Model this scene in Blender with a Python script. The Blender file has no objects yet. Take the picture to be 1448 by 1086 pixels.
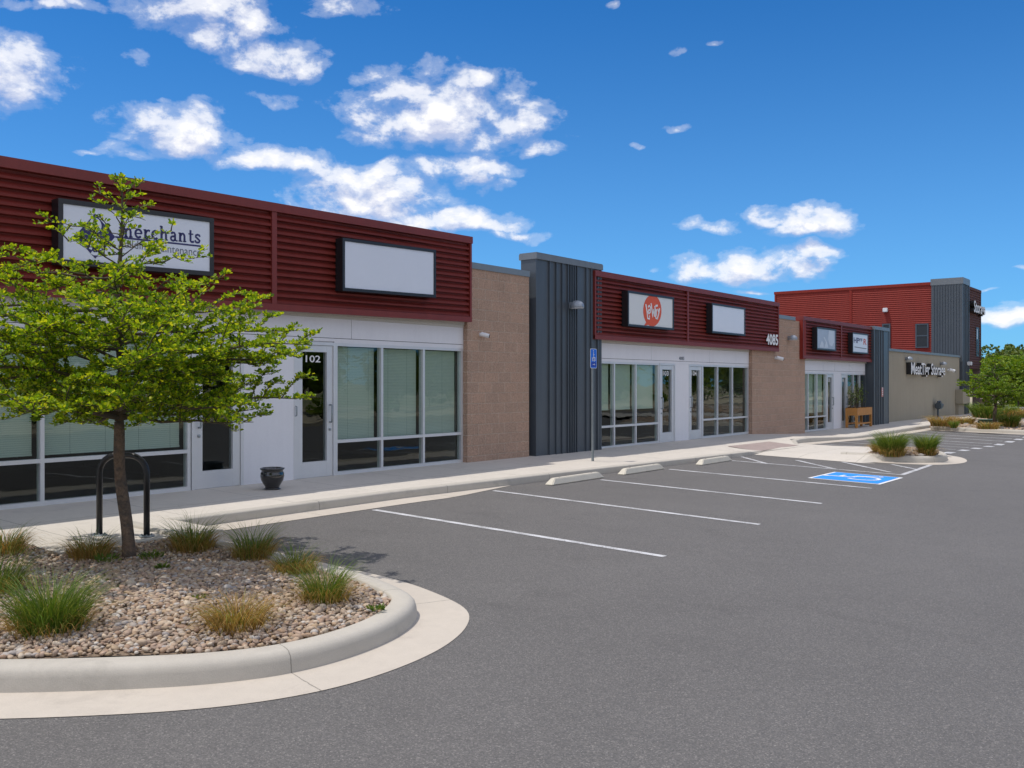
import bpy, bmesh, math, random
import numpy as np
from mathutils import Vector, noise as mnoise
R = math.radians
sc = bpy.context.scene
COL = sc.collection

# ------------------------------------------------------------------ camera
CAMZ = 1.7
cam_d = bpy.data.cameras.new('camera'); cam = bpy.data.objects.new('camera', cam_d); COL.objects.link(cam)
cam.location = (0, 0, CAMZ); cam.rotation_euler = (R(90), 0, 0)
cam_d.sensor_width = 36; cam_d.lens = 1290/1448*36; cam_d.shift_y = -2/1448
cam_d.clip_start = 0.05; cam_d.clip_end = 3000
sc.camera = cam
sc.view_settings.view_transform = 'Standard'; sc.view_settings.look = 'None'
sc.view_settings.gamma = 1; sc.view_settings.exposure = 0.0
sc.cycles.max_bounces = 8; sc.cycles.transparent_max_bounces = 16

# ------------------------------------------------------------------ sun and sky
S = Vector((-.37, -.03, 1.0)).normalized()
SUN_EL = math.asin(S.z); SUN_AZ = math.atan2(S.x, S.y)
sd = bpy.data.lights.new('sun', 'SUN'); so = bpy.data.objects.new('sun', sd); COL.objects.link(so)
sd.energy = 3.15; sd.angle = R(.53); sd.color = (1.0, .945, .875)
so.rotation_euler = S.to_track_quat('Z', 'Y').to_euler(); so.location = (0, 0, 40)

def azel(px, py):
    x = (px-724)/1290; z = (541-py)/1290
    return math.atan2(x, 1), math.atan2(z, math.hypot(x, 1))

W = bpy.data.worlds.new('World'); sc.world = W; W.use_nodes = True
nt = W.node_tree; nt.nodes.clear()
class NB:
    "small helper to chain shader nodes"
    def __init__(s, nt): s.nt = nt
    def n(s, typ, **kw):
        nd = s.nt.nodes.new(typ)
        for k, v in kw.items(): setattr(nd, k, v)
        return nd
    def put(s, sock, v):
        if isinstance(v, bpy.types.NodeSocket): s.nt.links.new(v, sock)
        else: sock.default_value = v
    def m(s, op, a, b=0.0, c=None, clamp=False):
        nd = s.n('ShaderNodeMath', operation=op, use_clamp=clamp)
        s.put(nd.inputs[0], a); s.put(nd.inputs[1], b)
        if c is not None: s.put(nd.inputs[2], c)
        return nd.outputs[0]
    def mix(s, f, a, b, typ='RGBA', blend='MIX'):
        nd = s.n('ShaderNodeMix', data_type=typ)
        if typ == 'RGBA': nd.blend_type = blend
        i = {'RGBA': (6, 7, 2), 'FLOAT': (2, 3, 0)}[typ]
        s.put(nd.inputs[0], f); s.put(nd.inputs[i[0]], a); s.put(nd.inputs[i[1]], b)
        return nd.outputs[i[2]]
    def ramp(s, f, stops, interp='LINEAR'):
        nd = s.n('ShaderNodeValToRGB'); cr = nd.color_ramp; cr.interpolation = interp
        while len(cr.elements) > 1: cr.elements.remove(cr.elements[-1])
        for i, (p, c) in enumerate(stops):
            e = cr.elements[0] if i == 0 else cr.elements.new(p)
            e.position = p; e.color = (*c, 1) if len(c) == 3 else c
        s.put(nd.inputs[0], f); return nd.outputs[0]
    def noise(s, vec, scale, detail=4, rough=.55, dist=0.0):
        nd = s.n('ShaderNodeTexNoise'); s.nt.links.new(vec, nd.inputs['Vector'])
        nd.inputs['Scale'].default_value = scale; nd.inputs['Detail'].default_value = detail
        nd.inputs['Roughness'].default_value = rough; nd.inputs['Distortion'].default_value = dist
        return nd.outputs[0]
    def xyz(s, x, y, z):
        nd = s.n('ShaderNodeCombineXYZ')
        for i, v in enumerate((x, y, z)): s.put(nd.inputs[i], v)
        return nd.outputs[0]

b = NB(nt)
out = b.n('ShaderNodeOutputWorld'); bg = b.n('ShaderNodeBackground'); nt.links.new(bg.outputs[0], out.inputs[0])
sky = b.n('ShaderNodeTexSky', sky_type='NISHITA'); sky.sun_disc = False
sky.sun_elevation = SUN_EL; sky.sun_rotation = SUN_AZ; sky.altitude = 1600
sky.air_density = 1.0; sky.dust_density = .4; sky.ozone_density = 3.0
tc = b.n('ShaderNodeTexCoord'); sep = b.n('ShaderNodeSeparateXYZ')
nrm = b.n('ShaderNodeVectorMath', operation='NORMALIZE'); nt.links.new(tc.outputs['Generated'], nrm.inputs[0])
nt.links.new(nrm.outputs[0], sep.inputs[0])
az = b.m('ARCTAN2', sep.outputs[0], sep.outputs[1]); el = b.m('ARCSINE', sep.outputs[2])
SKYK = (0.10, .67, 1.19)
skc = b.mix(1.0, sky.outputs[0], (*SKYK, 1), blend='MULTIPLY')
# paler and warmer towards the horizon
elc = b.m('MAXIMUM', el, 0.0)
hz = b.m('POWER', b.m('SUBTRACT', 1.0, b.m('MULTIPLY', elc, 1.45), clamp=True), 2.9)
skc = b.mix(b.m('MULTIPLY', hz, .62), skc, (2.8, 5.4, 8.1, 1))
# cumulus, each bank given by its compass direction, elevation and size
blobs = [ (25, 115, 88, 62, 1), (182, 74, 30, 24, .7), (300, 28, 120, 42, .95), (395, 90, 85, 30, 1), (75, 4, 80, 13, .8), (255, 192, 98, 38, 1.1), (390, 232, 88, 24, 1.1),
  (180, 217, 60, 12, .6), (632, 170, 135, 55, 1.3), (660, 118, 62, 20, .9), (765, 212, 36, 16, .8), (530, 106, 60, 20, .6), (655, 245, 85, 24, 1.0), (545, 245, 38, 15, .7),
  (520, 284, 118, 38, 1.35), (625, 316, 112, 24, 1.3), (730, 336, 55, 9, .7), (1008, 326, 50, 13, .9), (1072, 306, 42, 14, .9), (1152, 317, 70, 22, 1.1), (1060, 384, 128, 24, 1.2),
  (1140, 364, 60, 18, 1.1), (1435, 446, 60, 16, 1.1), (1443, 377, 26, 7, .8), (1395, 414, 28, 4, .5), (958, 72, 20, 9, .42), (1013, 58, 26, 8, .36), (960, 178, 26, 8, .30), (870, 20, 16, 8, .25),
  (485, 12, 80, 18, .7), (1190, 440, 40, 4, .4), (1080, 413, 40, 5, .5), (925, 388, 30, 6, .4), (905, 213, 18, 6, .22), (130, 215, 26, 6, .5), (225, 142, 26, 7, .45), (375, 146, 50, 11, .45), (820, 190, 50, 10, .2), (700, 268, 40, 12, .6) ]
def cloud_field(eloff):
    elq = b.m('ADD', el, eloff) if eloff else el
    wv = b.xyz(b.m('MULTIPLY', az, 1.0), b.m('MULTIPLY', elq, 1.5), 0.0)
    w1 = b.noise(wv, 9.0, 3, .5)
    dz = b.m('MULTIPLY', b.m('SUBTRACT', w1, .5), .06)
    azq = b.m('ADD', az, dz); elw = b.m('ADD', elq, b.m('MULTIPLY', b.m('SUBTRACT', b.noise(wv, 13.0, 3, .5), .5), .05))
    cur = None
    for (px, py, sx, sy, pk) in blobs:
        a0, e0 = azel(px, py); k = math.cos(a0)
        sa = sx/1290*1.0*k*k; se = sy/1290*1.15*k
        u = b.m('MULTIPLY', b.m('SUBTRACT', azq, a0), 1/sa)
        v = b.m('MULTIPLY', b.m('SUBTRACT', elw, e0), 1/se)
        v = b.m('MULTIPLY', v, b.m('MULTIPLY_ADD', b.m('LESS_THAN', v, 0.0), .55, 1.0))      # flatter bases
        d = b.m('SUBTRACT', pk, b.m('ADD', b.m('MULTIPLY', u, u), b.m('MULTIPLY', v, v)))
        cur = d if cur is None else b.m('MAXIMUM', cur, d)
    # broken cloud added behind the camera and overhead as neutral fill light
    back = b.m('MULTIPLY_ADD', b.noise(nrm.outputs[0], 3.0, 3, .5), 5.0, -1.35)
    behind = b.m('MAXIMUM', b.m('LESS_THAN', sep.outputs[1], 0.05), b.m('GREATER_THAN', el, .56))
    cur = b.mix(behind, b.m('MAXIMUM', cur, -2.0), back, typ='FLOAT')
    f = b.noise(wv, 19.0, 9, .62, .15)
    g = b.noise(wv, 7.0, 2, .5)
    t = b.m('ADD', b.m('MULTIPLY', b.m('SUBTRACT', f, .5), 4.0), b.m('MULTIPLY', b.m('SUBTRACT', g, .5), 1.2))
    return b.m('ADD', b.m('MULTIPLY_ADD', b.m('MAXIMUM', cur, -1.6), 1.0, -.42), t)
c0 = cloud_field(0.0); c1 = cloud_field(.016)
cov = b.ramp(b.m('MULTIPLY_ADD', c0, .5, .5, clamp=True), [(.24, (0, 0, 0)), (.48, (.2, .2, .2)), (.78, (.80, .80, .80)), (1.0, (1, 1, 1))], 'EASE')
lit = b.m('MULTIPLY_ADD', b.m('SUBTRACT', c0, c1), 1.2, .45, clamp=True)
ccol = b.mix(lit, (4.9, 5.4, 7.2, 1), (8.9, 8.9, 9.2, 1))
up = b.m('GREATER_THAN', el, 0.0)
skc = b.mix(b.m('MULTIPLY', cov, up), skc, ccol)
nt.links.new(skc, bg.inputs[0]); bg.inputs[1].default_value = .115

# ------------------------------------------------------------------ frame of reference: t along the shop fronts, n away from them, z from eye height
_l = math.hypot(.619, .785); AX, AY = .619/_l, .785/_l; NX, NY = AY, -AX
X0 = -14.77; F = 1290.0
def WP(t, n, z): return (X0+AX*t+NX*n, AY*t+NY*n, z+CAMZ)
def TN(X, Y): x = X-X0; return x*AX+Y*AY, x*NX+Y*NY
def T(px, n=0.0):
    u = (px-724)/F
    return (X0+NX*n-u*NY*n)/(u*AY-AX)
def Zf(px, py, n=0.0):
    return (541-py)/F*(AY*T(px, n)+NY*n)
def Nx(px, t):        # n on a plane of constant t
    u = (px-724)/F
    return (u*AY*t-X0-AX*t)/(NX-u*NY)
def Zx(px, py, t): return (541-py)/F*(AY*t+NY*Nx(px, t))
def lerp(x, tab):
    if x <= tab[0][0]: return tab[0][1]
    for (a, va), (c, vc) in zip(tab, tab[1:]):
        if x <= c: return va+(vc-va)*(x-a)/(c-a)
    return tab[-1][1]
def kz(t): return lerp(t, [(33, -1.705), (41, -1.885)])
def zroad(t, n): return kz(t)-.025*(min(n, 14)-2.7)
def base(t): return lerp(t, [(0, -1.53), (22, -1.53), (35.5, -1.57), (39.5, -1.735), (47, -1.705), (63, -1.73)])
def zwalk(t, n): return base(t)-.02*max(n, 0)
def pix_ground(px, py, dz=0.0):
    Y = 10.0
    for i in range(80):
        t, n = TN((px-724)/F*Y, Y)
        Y = .5*Y-.5*(zroad(t, n)+dz)*F/(py-541)
    return TN((px-724)/F*Y, Y)

# ------------------------------------------------------------------ materials
M = {}
def mat(name, col, rough=.6, var=.12, vs=4.0, var2=.08, vs2=40.0, bump=0.0, bs=80.0, metal=0.0, spec=.5, coat=0.0, col2=None, w2=.5, streak=0.0):
    m = bpy.data.materials.new(name); m.use_nodes = True; nt = m.node_tree; b = NB(nt)
    p = nt.nodes['Principled BSDF']; tc = b.n('ShaderNodeTexCoord'); v = tc.outputs['Object']
    n1 = b.noise(v, vs, 5, .6); n2 = b.noise(v, vs2, 3, .6)
    f = b.m('ADD', b.m('MULTIPLY_ADD', b.m('SUBTRACT', n1, .5), 2*var*2, 1.0), b.m('MULTIPLY', b.m('SUBTRACT', n2, .5), 4*var2))
    if streak:
        sp = b.n('ShaderNodeSeparateXYZ'); nt.links.new(v, sp.inputs[0])
        sv_ = b.xyz(b.m('MULTIPLY', sp.outputs[0], 5.0), b.m('MULTIPLY', sp.outputs[1], 5.0), b.m('MULTIPLY', sp.outputs[2], .35))
        st_n = b.ramp(b.noise(sv_, 1.6, 5, .65), [(.42, (0, 0, 0)), (.75, (1, 1, 1))])
        f = b.m('SUBTRACT', f, b.m('MULTIPLY', st_n, streak))
    c = (*col, 1)
    if col2:
        c = b.mix(b.ramp(b.noise(v, vs*w2, 4, .6), [(.42, (0, 0, 0)), (.6, (1, 1, 1))]), (*col, 1), (*col2, 1))
    sc_ = b.n('ShaderNodeVectorMath', operation='SCALE'); b.put(sc_.inputs[0], c if col2 else col); nt.links.new(f, sc_.inputs['Scale'])
    nt.links.new(sc_.outputs[0], p.inputs['Base Color'])
    p.inputs['Roughness'].default_value = rough; p.inputs['Metallic'].default_value = metal
    p.inputs['Specular IOR Level'].default_value = spec; p.inputs['Coat Weight'].default_value = coat
    if bump:
        bm_ = b.n('ShaderNodeBump'); bm_.inputs['Strength'].default_value = bump; bm_.inputs['Distance'].default_value = .01
        nt.links.new(b.noise(v, bs, 5, .65), bm_.inputs['Height']); nt.links.new(bm_.outputs[0], p.inputs['Normal'])
    M[name] = m; return m
mat('red_metal', (.18, .023, .016), .55, .07, 1.2, .03, 12, .04, 9, spec=.3, streak=.16)
mat('red_trim', (.20, .025, .018), .5, .05, 1.2, .02, 12, streak=.14)
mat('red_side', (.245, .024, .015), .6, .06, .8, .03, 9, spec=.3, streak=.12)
mat('brown_metal', (.10, .042, .030), .7, .1, 1.2, spec=.2)
mat('grey_metal', (.078, .092, .108), .42, .08, .9, .03, 14, .05, 5, spec=.5, streak=.18)
mat('cap_metal', (.17, .185, .20), .4, .06, 2, streak=.12)
mat('coping', (.19, .225, .255), .4, .06, 2)
mat('panel', (.75, .75, .78), .55, .035, .9, .02, 30, .03, 60, streak=.035)
mat('panel_trim', (.58, .56, .52), .6, .05, 2)
mat('aluminium', (.68, .69, .71), .38, .04, 3, .02, 40, metal=.35)
mat('joint', (.03, .03, .033), .9)
mat('black', (.012, .012, .014), .42, .1, 4, coat=.1)
mat('black_pot', (.008, .008, .010), .12, .1, 6, spec=.7, coat=.6)
mat('sign_face', (.74, .77, .84), .32, .02, 1.5, .01, 8)
mat('sign_warm', (.72, .71, .68), .32, .03, 1.5, .01, 8)
mat('sign_grey', (.42, .46, .54), .35, .1, 3)
mat('sign_pale', (.60, .63, .69), .35, .05, 3)
mat('navy', (.022, .022, .12), .5, .05)
mat('slate_text', (.16, .17, .20), .5, .05)
mat('orange', (.72, .085, .012), .45, .05)
mat('white_paint', (.80, .80, .80), .5, .04)
mat('red_letter', (.6, .08, .05), .5, .04)
mat('wood', (.48, .21, .045), .55, .14, 6, .1, 50)
mat('plastic_white', (.75, .75, .76), .35, .03)
mat('lens', (.01, .01, .012), .1)
mat('lamp_grey', (.30, .33, .37), .38, .05, metal=.3)
mat('galv', (.30, .34, .36), .4, .12, 9, metal=.5)
mat('sign_blue', (.012, .16, .72), .4, .05)
mat('sign_navy', (.01, .05, .42), .4, .05)
mat('paint_blue', (.02, .27, .78), .6, .08, 3, .12, 60)
mat('interior', (.07, .07, .07), .8)
mat('interior_floor', (.035, .035, .038), .8)
mat('roofing', (.40, .40, .39), .9)
mat('kerb_stop', (.60, .56, .47), .85, .07, 3, .1, 60, .25, 60)
mat('bark', (.20, .135, .09), .9, .3, 12, .35, 50, 1.6, 45, col2=(.09, .07, .055), w2=1)
mat('branch', (.095, .075, .05), .9, .2, 12)
mat('bed_soil', (.22, .16, .11), .95, .2, 5, .3, 40, .6, 60)
mat('ground', (.36, .31, .20), .95, .2, .06, .2, 2.0, col2=(.17, .21, .07), w2=.5)
mat('verge', (.50, .43, .30), .95, .12, .2, .1, 5)
mat('drive', (.48, .45, .40), .9, .06, .5, .05, 20)
mat('low_wall', (.52, .50, .47), .9, .05, 1)
mat('brown_wall', (.20, .145, .125), .8, .06, 1)
mat('cream_wall', (.62, .55, .46), .8, .06, 1)
mat('roof_tile', (.24, .17, .14), .9, .1, 2)
mat('utility_green', (.10, .17, .10), .5, .06)
mat('rust', (.34, .27, .245), .85, .12, 6, .15, 70, .3, 90)
mat('meter', (.08, .10, .12), .4, .1, 8, metal=.3)
mat('pink_sign', (.58, .26, .24), .5)
mat('dark_glass', (.02, .025, .03), .12, spec=.35)
mat('bright_curtain', (.55, .6, .66), .5)

def uvmat(name, builder):
    m = bpy.data.materials.new(name); m.use_nodes = True; nt = m.node_tree; b = NB(nt)
    p = nt.nodes['Principled BSDF']; tc = b.n('ShaderNodeTexCoord')
    builder(b, nt, p, tc.outputs['UV'], tc.outputs['Object']); M[name] = m
def bump(b, nt, p, h, strength, dist=.01):
    bn = b.n('ShaderNodeBump'); bn.inputs['Strength'].default_value = strength; bn.inputs['Distance'].default_value = dist
    nt.links.new(h, bn.inputs['Height']); nt.links.new(bn.outputs[0], p.inputs['Normal'])
def joints(b, uv, su, sv, w, ou=0.0, ov=0.0, wob=None):
    s = b.n('ShaderNodeSeparateXYZ'); b.nt.links.new(uv, s.inputs[0]); r = None
    for i, (st, o) in enumerate(((su, ou), (sv, ov))):
        if not st: continue
        x = s.outputs[i]
        if wob is not None: x = b.m('ADD', x, b.m('MULTIPLY', b.m('SUBTRACT', wob, .5), .03))
        f = b.m('FRACT', b.m('MULTIPLY', b.m('ADD', x, o), 1/st))
        d = b.m('MULTIPLY', b.m('MINIMUM', f, b.m('SUBTRACT', 1.0, f)), st)
        k = b.m('LESS_THAN', d, w/2)
        r = k if r is None else b.m('MAXIMUM', r, k)
    return r
def block_m(b, nt, p, uv, ob):
    br = b.n('ShaderNodeTexBrick'); nt.links.new(uv, br.inputs['Vector'])
    br.offset = .5; br.inputs['Scale'].default_value = 1.0
    br.inputs['Brick Width'].default_value = .405; br.inputs['Row Height'].default_value = .203
    br.inputs['Mortar Size'].default_value = .007; br.inputs['Mortar Smooth'].default_value = .4
    br.inputs['Color1'].default_value = (.46, .30, .215, 1); br.inputs['Color2'].default_value = (.41, .275, .20, 1)
    br.inputs['Mortar'].default_value = (.56, .44, .34, 1); br.inputs['Bias'].default_value = 0
    n1 = b.noise(ob, 38, 5, .75); n2 = b.noise(ob, 1.4, 4, .6); n3 = b.noise(ob, 120, 2, .6)
    f = b.m('ADD', b.m('ADD', b.m('MULTIPLY', n1, 2.0), b.m('MULTIPLY', n3, .6)), b.m('MULTIPLY', n2, .25))
    sc_ = b.n('ShaderNodeVectorMath', operation='SCALE'); nt.links.new(br.outputs[0], sc_.inputs[0]); nt.links.new(b.m('ADD', f, -.42), sc_.inputs['Scale'])
    nt.links.new(sc_.outputs[0], p.inputs['Base Color']); p.inputs['Roughness'].default_value = .92
    h = b.m('ADD', b.m('MULTIPLY', n1, 1.0), b.m('MULTIPLY', br.outputs[1], -.7))
    bump(b, nt, p, h, .8, .02)
uvmat('split_block', block_m)
def tan_m(b, nt, p, uv, ob):
    s = b.n('ShaderNodeSeparateXYZ'); nt.links.new(uv, s.inputs[0])
    f = b.m('FRACT', b.m('MULTIPLY', s.outputs[0], 1/.3))
    k = b.m('LESS_THAN', f, .06)
    n2 = b.noise(ob, .8, 4, .6); n3 = b.noise(ob, 12, 3, .6)
    st = b.noise(b.xyz(b.m('MULTIPLY', s.outputs[0], 3.0), b.m('MULTIPLY', s.outputs[1], .25), 0.0), 1.5, 4, .6)
    g = b.m('ADD', b.m('ADD', b.m('MULTIPLY', n2, .16), b.m('MULTIPLY', n3, .08)), b.m('MULTIPLY', st, .22))
    c = b.mix(b.m('MULTIPLY', k, .35), (.34, .30, .225, 1), (.24, .21, .155, 1))
    sc_ = b.n('ShaderNodeVectorMath', operation='SCALE'); nt.links.new(c, sc_.inputs[0]); nt.links.new(b.m('ADD', g, .77), sc_.inputs['Scale'])
    nt.links.new(sc_.outputs[0], p.inputs['Base Color']); p.inputs['Roughness'].default_value = .8
uvmat('tan_stucco', tan_m)
def conc(jn, ou=0.0, ov=0.0, col=(.565, .52, .455)):
    def f_(b, nt, p, uv, ob):
        n1 = b.noise(ob, .9, 5, .65); n2 = b.noise(ob, 9, 4, .6); n3 = b.noise(ob, 140, 2, .6)
        st = b.ramp(b.noise(ob, 2.6, 5, .7, .6), [(.55, (0, 0, 0)), (.72, (1, 1, 1))])
        f = b.m('ADD', b.m('ADD', b.m('MULTIPLY', n1, .22), b.m('MULTIPLY', n2, .16)), b.m('MULTIPLY', n3, .22))
        f = b.m('ADD', f, .70); f = b.m('SUBTRACT', f, b.m('MULTIPLY', st, .13))
        j = joints(b, uv, jn[0], jn[1], .011, ou, ov, n2)
        if jn[2]:
            pass
        c = b.mix(b.m('MULTIPLY', j, .62), (*col, 1), (.13, .12, .10, 1))
        sc_ = b.n('ShaderNodeVectorMath', operation='SCALE'); nt.links.new(c, sc_.inputs[0]); nt.links.new(f, sc_.inputs['Scale'])
        nt.links.new(sc_.outputs[0], p.inputs['Base Color']); p.inputs['Roughness'].default_value = .88
        bump(b, nt, p, b.m('SUBTRACT', b.m('ADD', n3, b.m('MULTIPLY', n2, .6)), b.m('MULTIPLY', j, 2.0)), .22, .006)
    return f_
uvmat('sidewalk', conc((1.55, 1.3, 0), .3, .1))
uvmat('kerb', conc((2.45, 0, 0), .35, 0, (.47, .435, .375)))
uvmat('pan', conc((2.45, 0, 0), .35, 0, (.51, .455, .385)))
def asphalt_m(b, nt, p, uv, ob):
    vo = b.n('ShaderNodeTexVoronoi'); nt.links.new(ob, vo.inputs['Vector']); vo.inputs['Scale'].default_value = 150
    n0 = b.noise(ob, .22, 5, .6, .4); n1 = b.noise(ob, 1.6, 5, .65); n3 = b.noise(ob, 70, 3, .75)
    s = b.n('ShaderNodeSeparateColor'); nt.links.new(vo.outputs['Color'], s.inputs[0])
    ag = b.ramp(s.outputs[0], [(.0, (.66, .66, .67)), (.45, (.90, .90, .89)), (.88, (1.12, 1.10, 1.08)), (.98, (1.75, 1.7, 1.65))])
    f = b.m('ADD', b.m('MULTIPLY', n0, .30), b.m('MULTIPLY', n1, .20)); f = b.m('ADD', f, b.m('MULTIPLY', n3, .40)); f = b.m('ADD', f, .52)
    us = b.n('ShaderNodeSeparateXYZ'); nt.links.new(uv, us.inputs[0])
    c = b.mix(1.0, ag, (.142, .136, .131, 1), blend='MULTIPLY')
    # faint oil marks where cars stand
    oil = b.ramp(b.noise(b.xyz(b.m('MULTIPLY', us.outputs[0], .8), b.m('MULTIPLY', us.outputs[1], .5), 3.0), 1.3, 4, .6, .5), [(.6, (0, 0, 0)), (.75, (1, 1, 1))])
    f = b.m('SUBTRACT', f, b.m('MULTIPLY', oil, .13))
    sc_ = b.n('ShaderNodeVectorMath', operation='SCALE'); nt.links.new(c, sc_.inputs[0]); nt.links.new(f, sc_.inputs['Scale'])
    nt.links.new(sc_.outputs[0], p.inputs['Base Color']); p.inputs['Roughness'].default_value = .82
    p.inputs['Specular IOR Level'].default_value = .35
    bump(b, nt, p, b.m('ADD', b.m('MULTIPLY', vo.outputs['Distance'], .8), n3), .55, .006)
uvmat('asphalt', asphalt_m)
def line_m(b, nt, p, uv, ob):
    wear = b.ramp(b.m('ADD', b.m('MULTIPLY', b.noise(ob, 90, 3, .7), .6), b.m('MULTIPLY', b.noise(ob, 3.0, 4, .6), .4)), [(.40, (.20, .195, .19)), (.54, (.62, .62, .63))])
    nt.links.new(wear, p.inputs['Base Color']); p.inputs['Roughness'].default_value = .7
    bump(b, nt, p, b.noise(ob, 90, 3, .7), .3, .004)
uvmat('line_paint', line_m)
def blind_m(sp, col, cord=True):
    def f_(b, nt, p, uv, ob):
        s = b.n('ShaderNodeSeparateXYZ'); nt.links.new(uv, s.inputs[0])
        f = b.m('FRACT', b.m('MULTIPLY', s.outputs[1], 1/sp)) if sp else None
        n = b.noise(ob, 1.1, 3, .5)
        c = b.mix(n, (*[x*.86 for x in col], 1), (*col, 1))
        if sp:
            c = b.mix(b.m('MULTIPLY', b.m('LESS_THAN', f, .28), .34), c, (.14, .18, .17, 1))
            g = b.m('FRACT', b.m('MULTIPLY', b.m('ADD', s.outputs[0], .2), 1/.47))
            c = b.mix(b.m('MULTIPLY', b.m('LESS_THAN', g, .018), .5), c, (.12, .15, .14, 1))
        nt.links.new(c, p.inputs['Base Color']); p.inputs['Roughness'].default_value = .6
        if sp: bump(b, nt, p, f, .5, .01)
    return f_
uvmat('blind', blind_m(.027, (.54, .585, .55)))
uvmat('shade', blind_m(0, (.50, .55, .50)))
def glass_mat(name, tint, refl):
    m = bpy.data.materials.new(name); m.use_nodes = True; nt = m.node_tree; nt.nodes.clear(); b = NB(nt)
    o = b.n('ShaderNodeOutputMaterial'); tr = b.n('ShaderNodeBsdfTransparent'); tr.inputs[0].default_value = (*tint, 1)
    gl = b.n('ShaderNodeBsdfGlossy'); gl.inputs['Roughness'].default_value = .012; gl.inputs[0].default_value = (.9, .95, .93, 1)
    fr = b.n('ShaderNodeFresnel'); fr.inputs['IOR'].default_value = refl
    tc = b.n('ShaderNodeTexCoord'); bn = b.n('ShaderNodeBump'); bn.inputs['Strength'].default_value = .06; bn.inputs['Distance'].default_value = .05
    nt.links.new(b.noise(tc.outputs['Object'], 1.3, 2, .5), bn.inputs['Height']); nt.links.new(bn.outputs[0], gl.inputs['Normal'])
    gm = b.n('ShaderNodeNewGeometry'); mx = b.n('ShaderNodeMixShader'); nt.links.new(b.m('MULTIPLY', fr.outputs[0], b.m('SUBTRACT', 1.0, gm.outputs['Backfacing'])), mx.inputs[0]); nt.links.new(tr.outputs[0], mx.inputs[1]); nt.links.new(gl.outputs[0], mx.inputs[2])
    nt.links.new(mx.outputs[0], o.inputs[0]); M[name] = m
glass_mat('glass', (.88, .93, .905), 1.62)
glass_mat('door_glass', (.74, .78, .78), 1.7)
def leaf_mat(name, stops, trans=.35):
    m = bpy.data.materials.new(name); m.use_nodes = True; nt = m.node_tree; nt.nodes.clear(); b = NB(nt)
    o = b.n('ShaderNodeOutputMaterial'); g = b.n('ShaderNodeNewGeometry')
    c = b.ramp(g.outputs['Random Per Island'], stops)
    p = b.n('ShaderNodeBsdfPrincipled'); p.inputs['Roughness'].default_value = .5; p.inputs['Specular IOR Level'].default_value = .35
    t = b.n('ShaderNodeBsdfTranslucent')
    nt.links.new(c, p.inputs['Base Color'])
    tcol = b.mix(1.0, c, (1.5, 1.35, .6, 1), blend='MULTIPLY'); nt.links.new(tcol, t.inputs[0])
    mx = b.n('ShaderNodeMixShader'); mx.inputs[0].default_value = trans
    nt.links.new(p.outputs[0], mx.inputs[1]); nt.links.new(t.outputs[0], mx.inputs[2]); nt.links.new(mx.outputs[0], o.inputs[0])
    M[name] = m
leaf_mat('leaf', [(0, (.055, .12, .010)), (.22, (.12, .23, .012)), (.5, (.22, .35, .014)), (.78, (.36, .47, .016)), (1, (.54, .56, .03))], .5)
leaf_mat('leaf_far', [(0, (.07, .15, .012)), (.5, (.15, .26, .015)), (1, (.28, .36, .03))], .3)
leaf_mat('leaf_wood', [(0, (.06, .10, .02)), (.5, (.11, .17, .03)), (1, (.20, .24, .05))], .2)
leaf_mat('needle', [(0, (.04, .09, .04)), (1, (.09, .15, .07))], .2)
leaf_mat('blade_green', [(0, (.06, .13, .015)), (.6, (.12, .20, .025)), (1, (.26, .28, .06))], .3)
leaf_mat('blade_dry', [(0, (.17, .10, .03)), (.35, (.34, .20, .06)), (.7, (.46, .30, .09)), (.85, (.20, .22, .04)), (1, (.52, .40, .16))], .3)
def stone_m():
    m = bpy.data.materials.new('stone'); m.use_nodes = True; nt = m.node_tree; b = NB(nt); p = nt.nodes['Principled BSDF']
    g = b.n('ShaderNodeNewGeometry'); tc = b.n('ShaderNodeTexCoord')
    c = b.ramp(g.outputs['Random Per Island'], [(0, (.17, .15, .14)), (.10, (.50, .36, .22)), (.26, (.37, .24, .16)), (.38, (.58, .45, .32)), (.52, (.32, .24, .18)),
        (.62, (.52, .37, .27)), (.74, (.22, .16, .12)), (.82, (.64, .53, .40)), (.92, (.36, .32, .30)), (1, (.66, .60, .52))])
    n = b.noise(tc.outputs['Object'], 45, 4, .65)
    sc_ = b.n('ShaderNodeVectorMath', operation='SCALE'); nt.links.new(c, sc_.inputs[0]); nt.links.new(b.m('MULTIPLY_ADD', n, .7, .48), sc_.inputs['Scale'])
    nt.links.new(sc_.outputs[0], p.inputs['Base Color']); p.inputs['Roughness'].default_value = .75
    bump(b, nt, p, b.noise(tc.outputs['Object'], 160, 3, .6), .2, .003); M['stone'] = m
stone_m()

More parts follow.
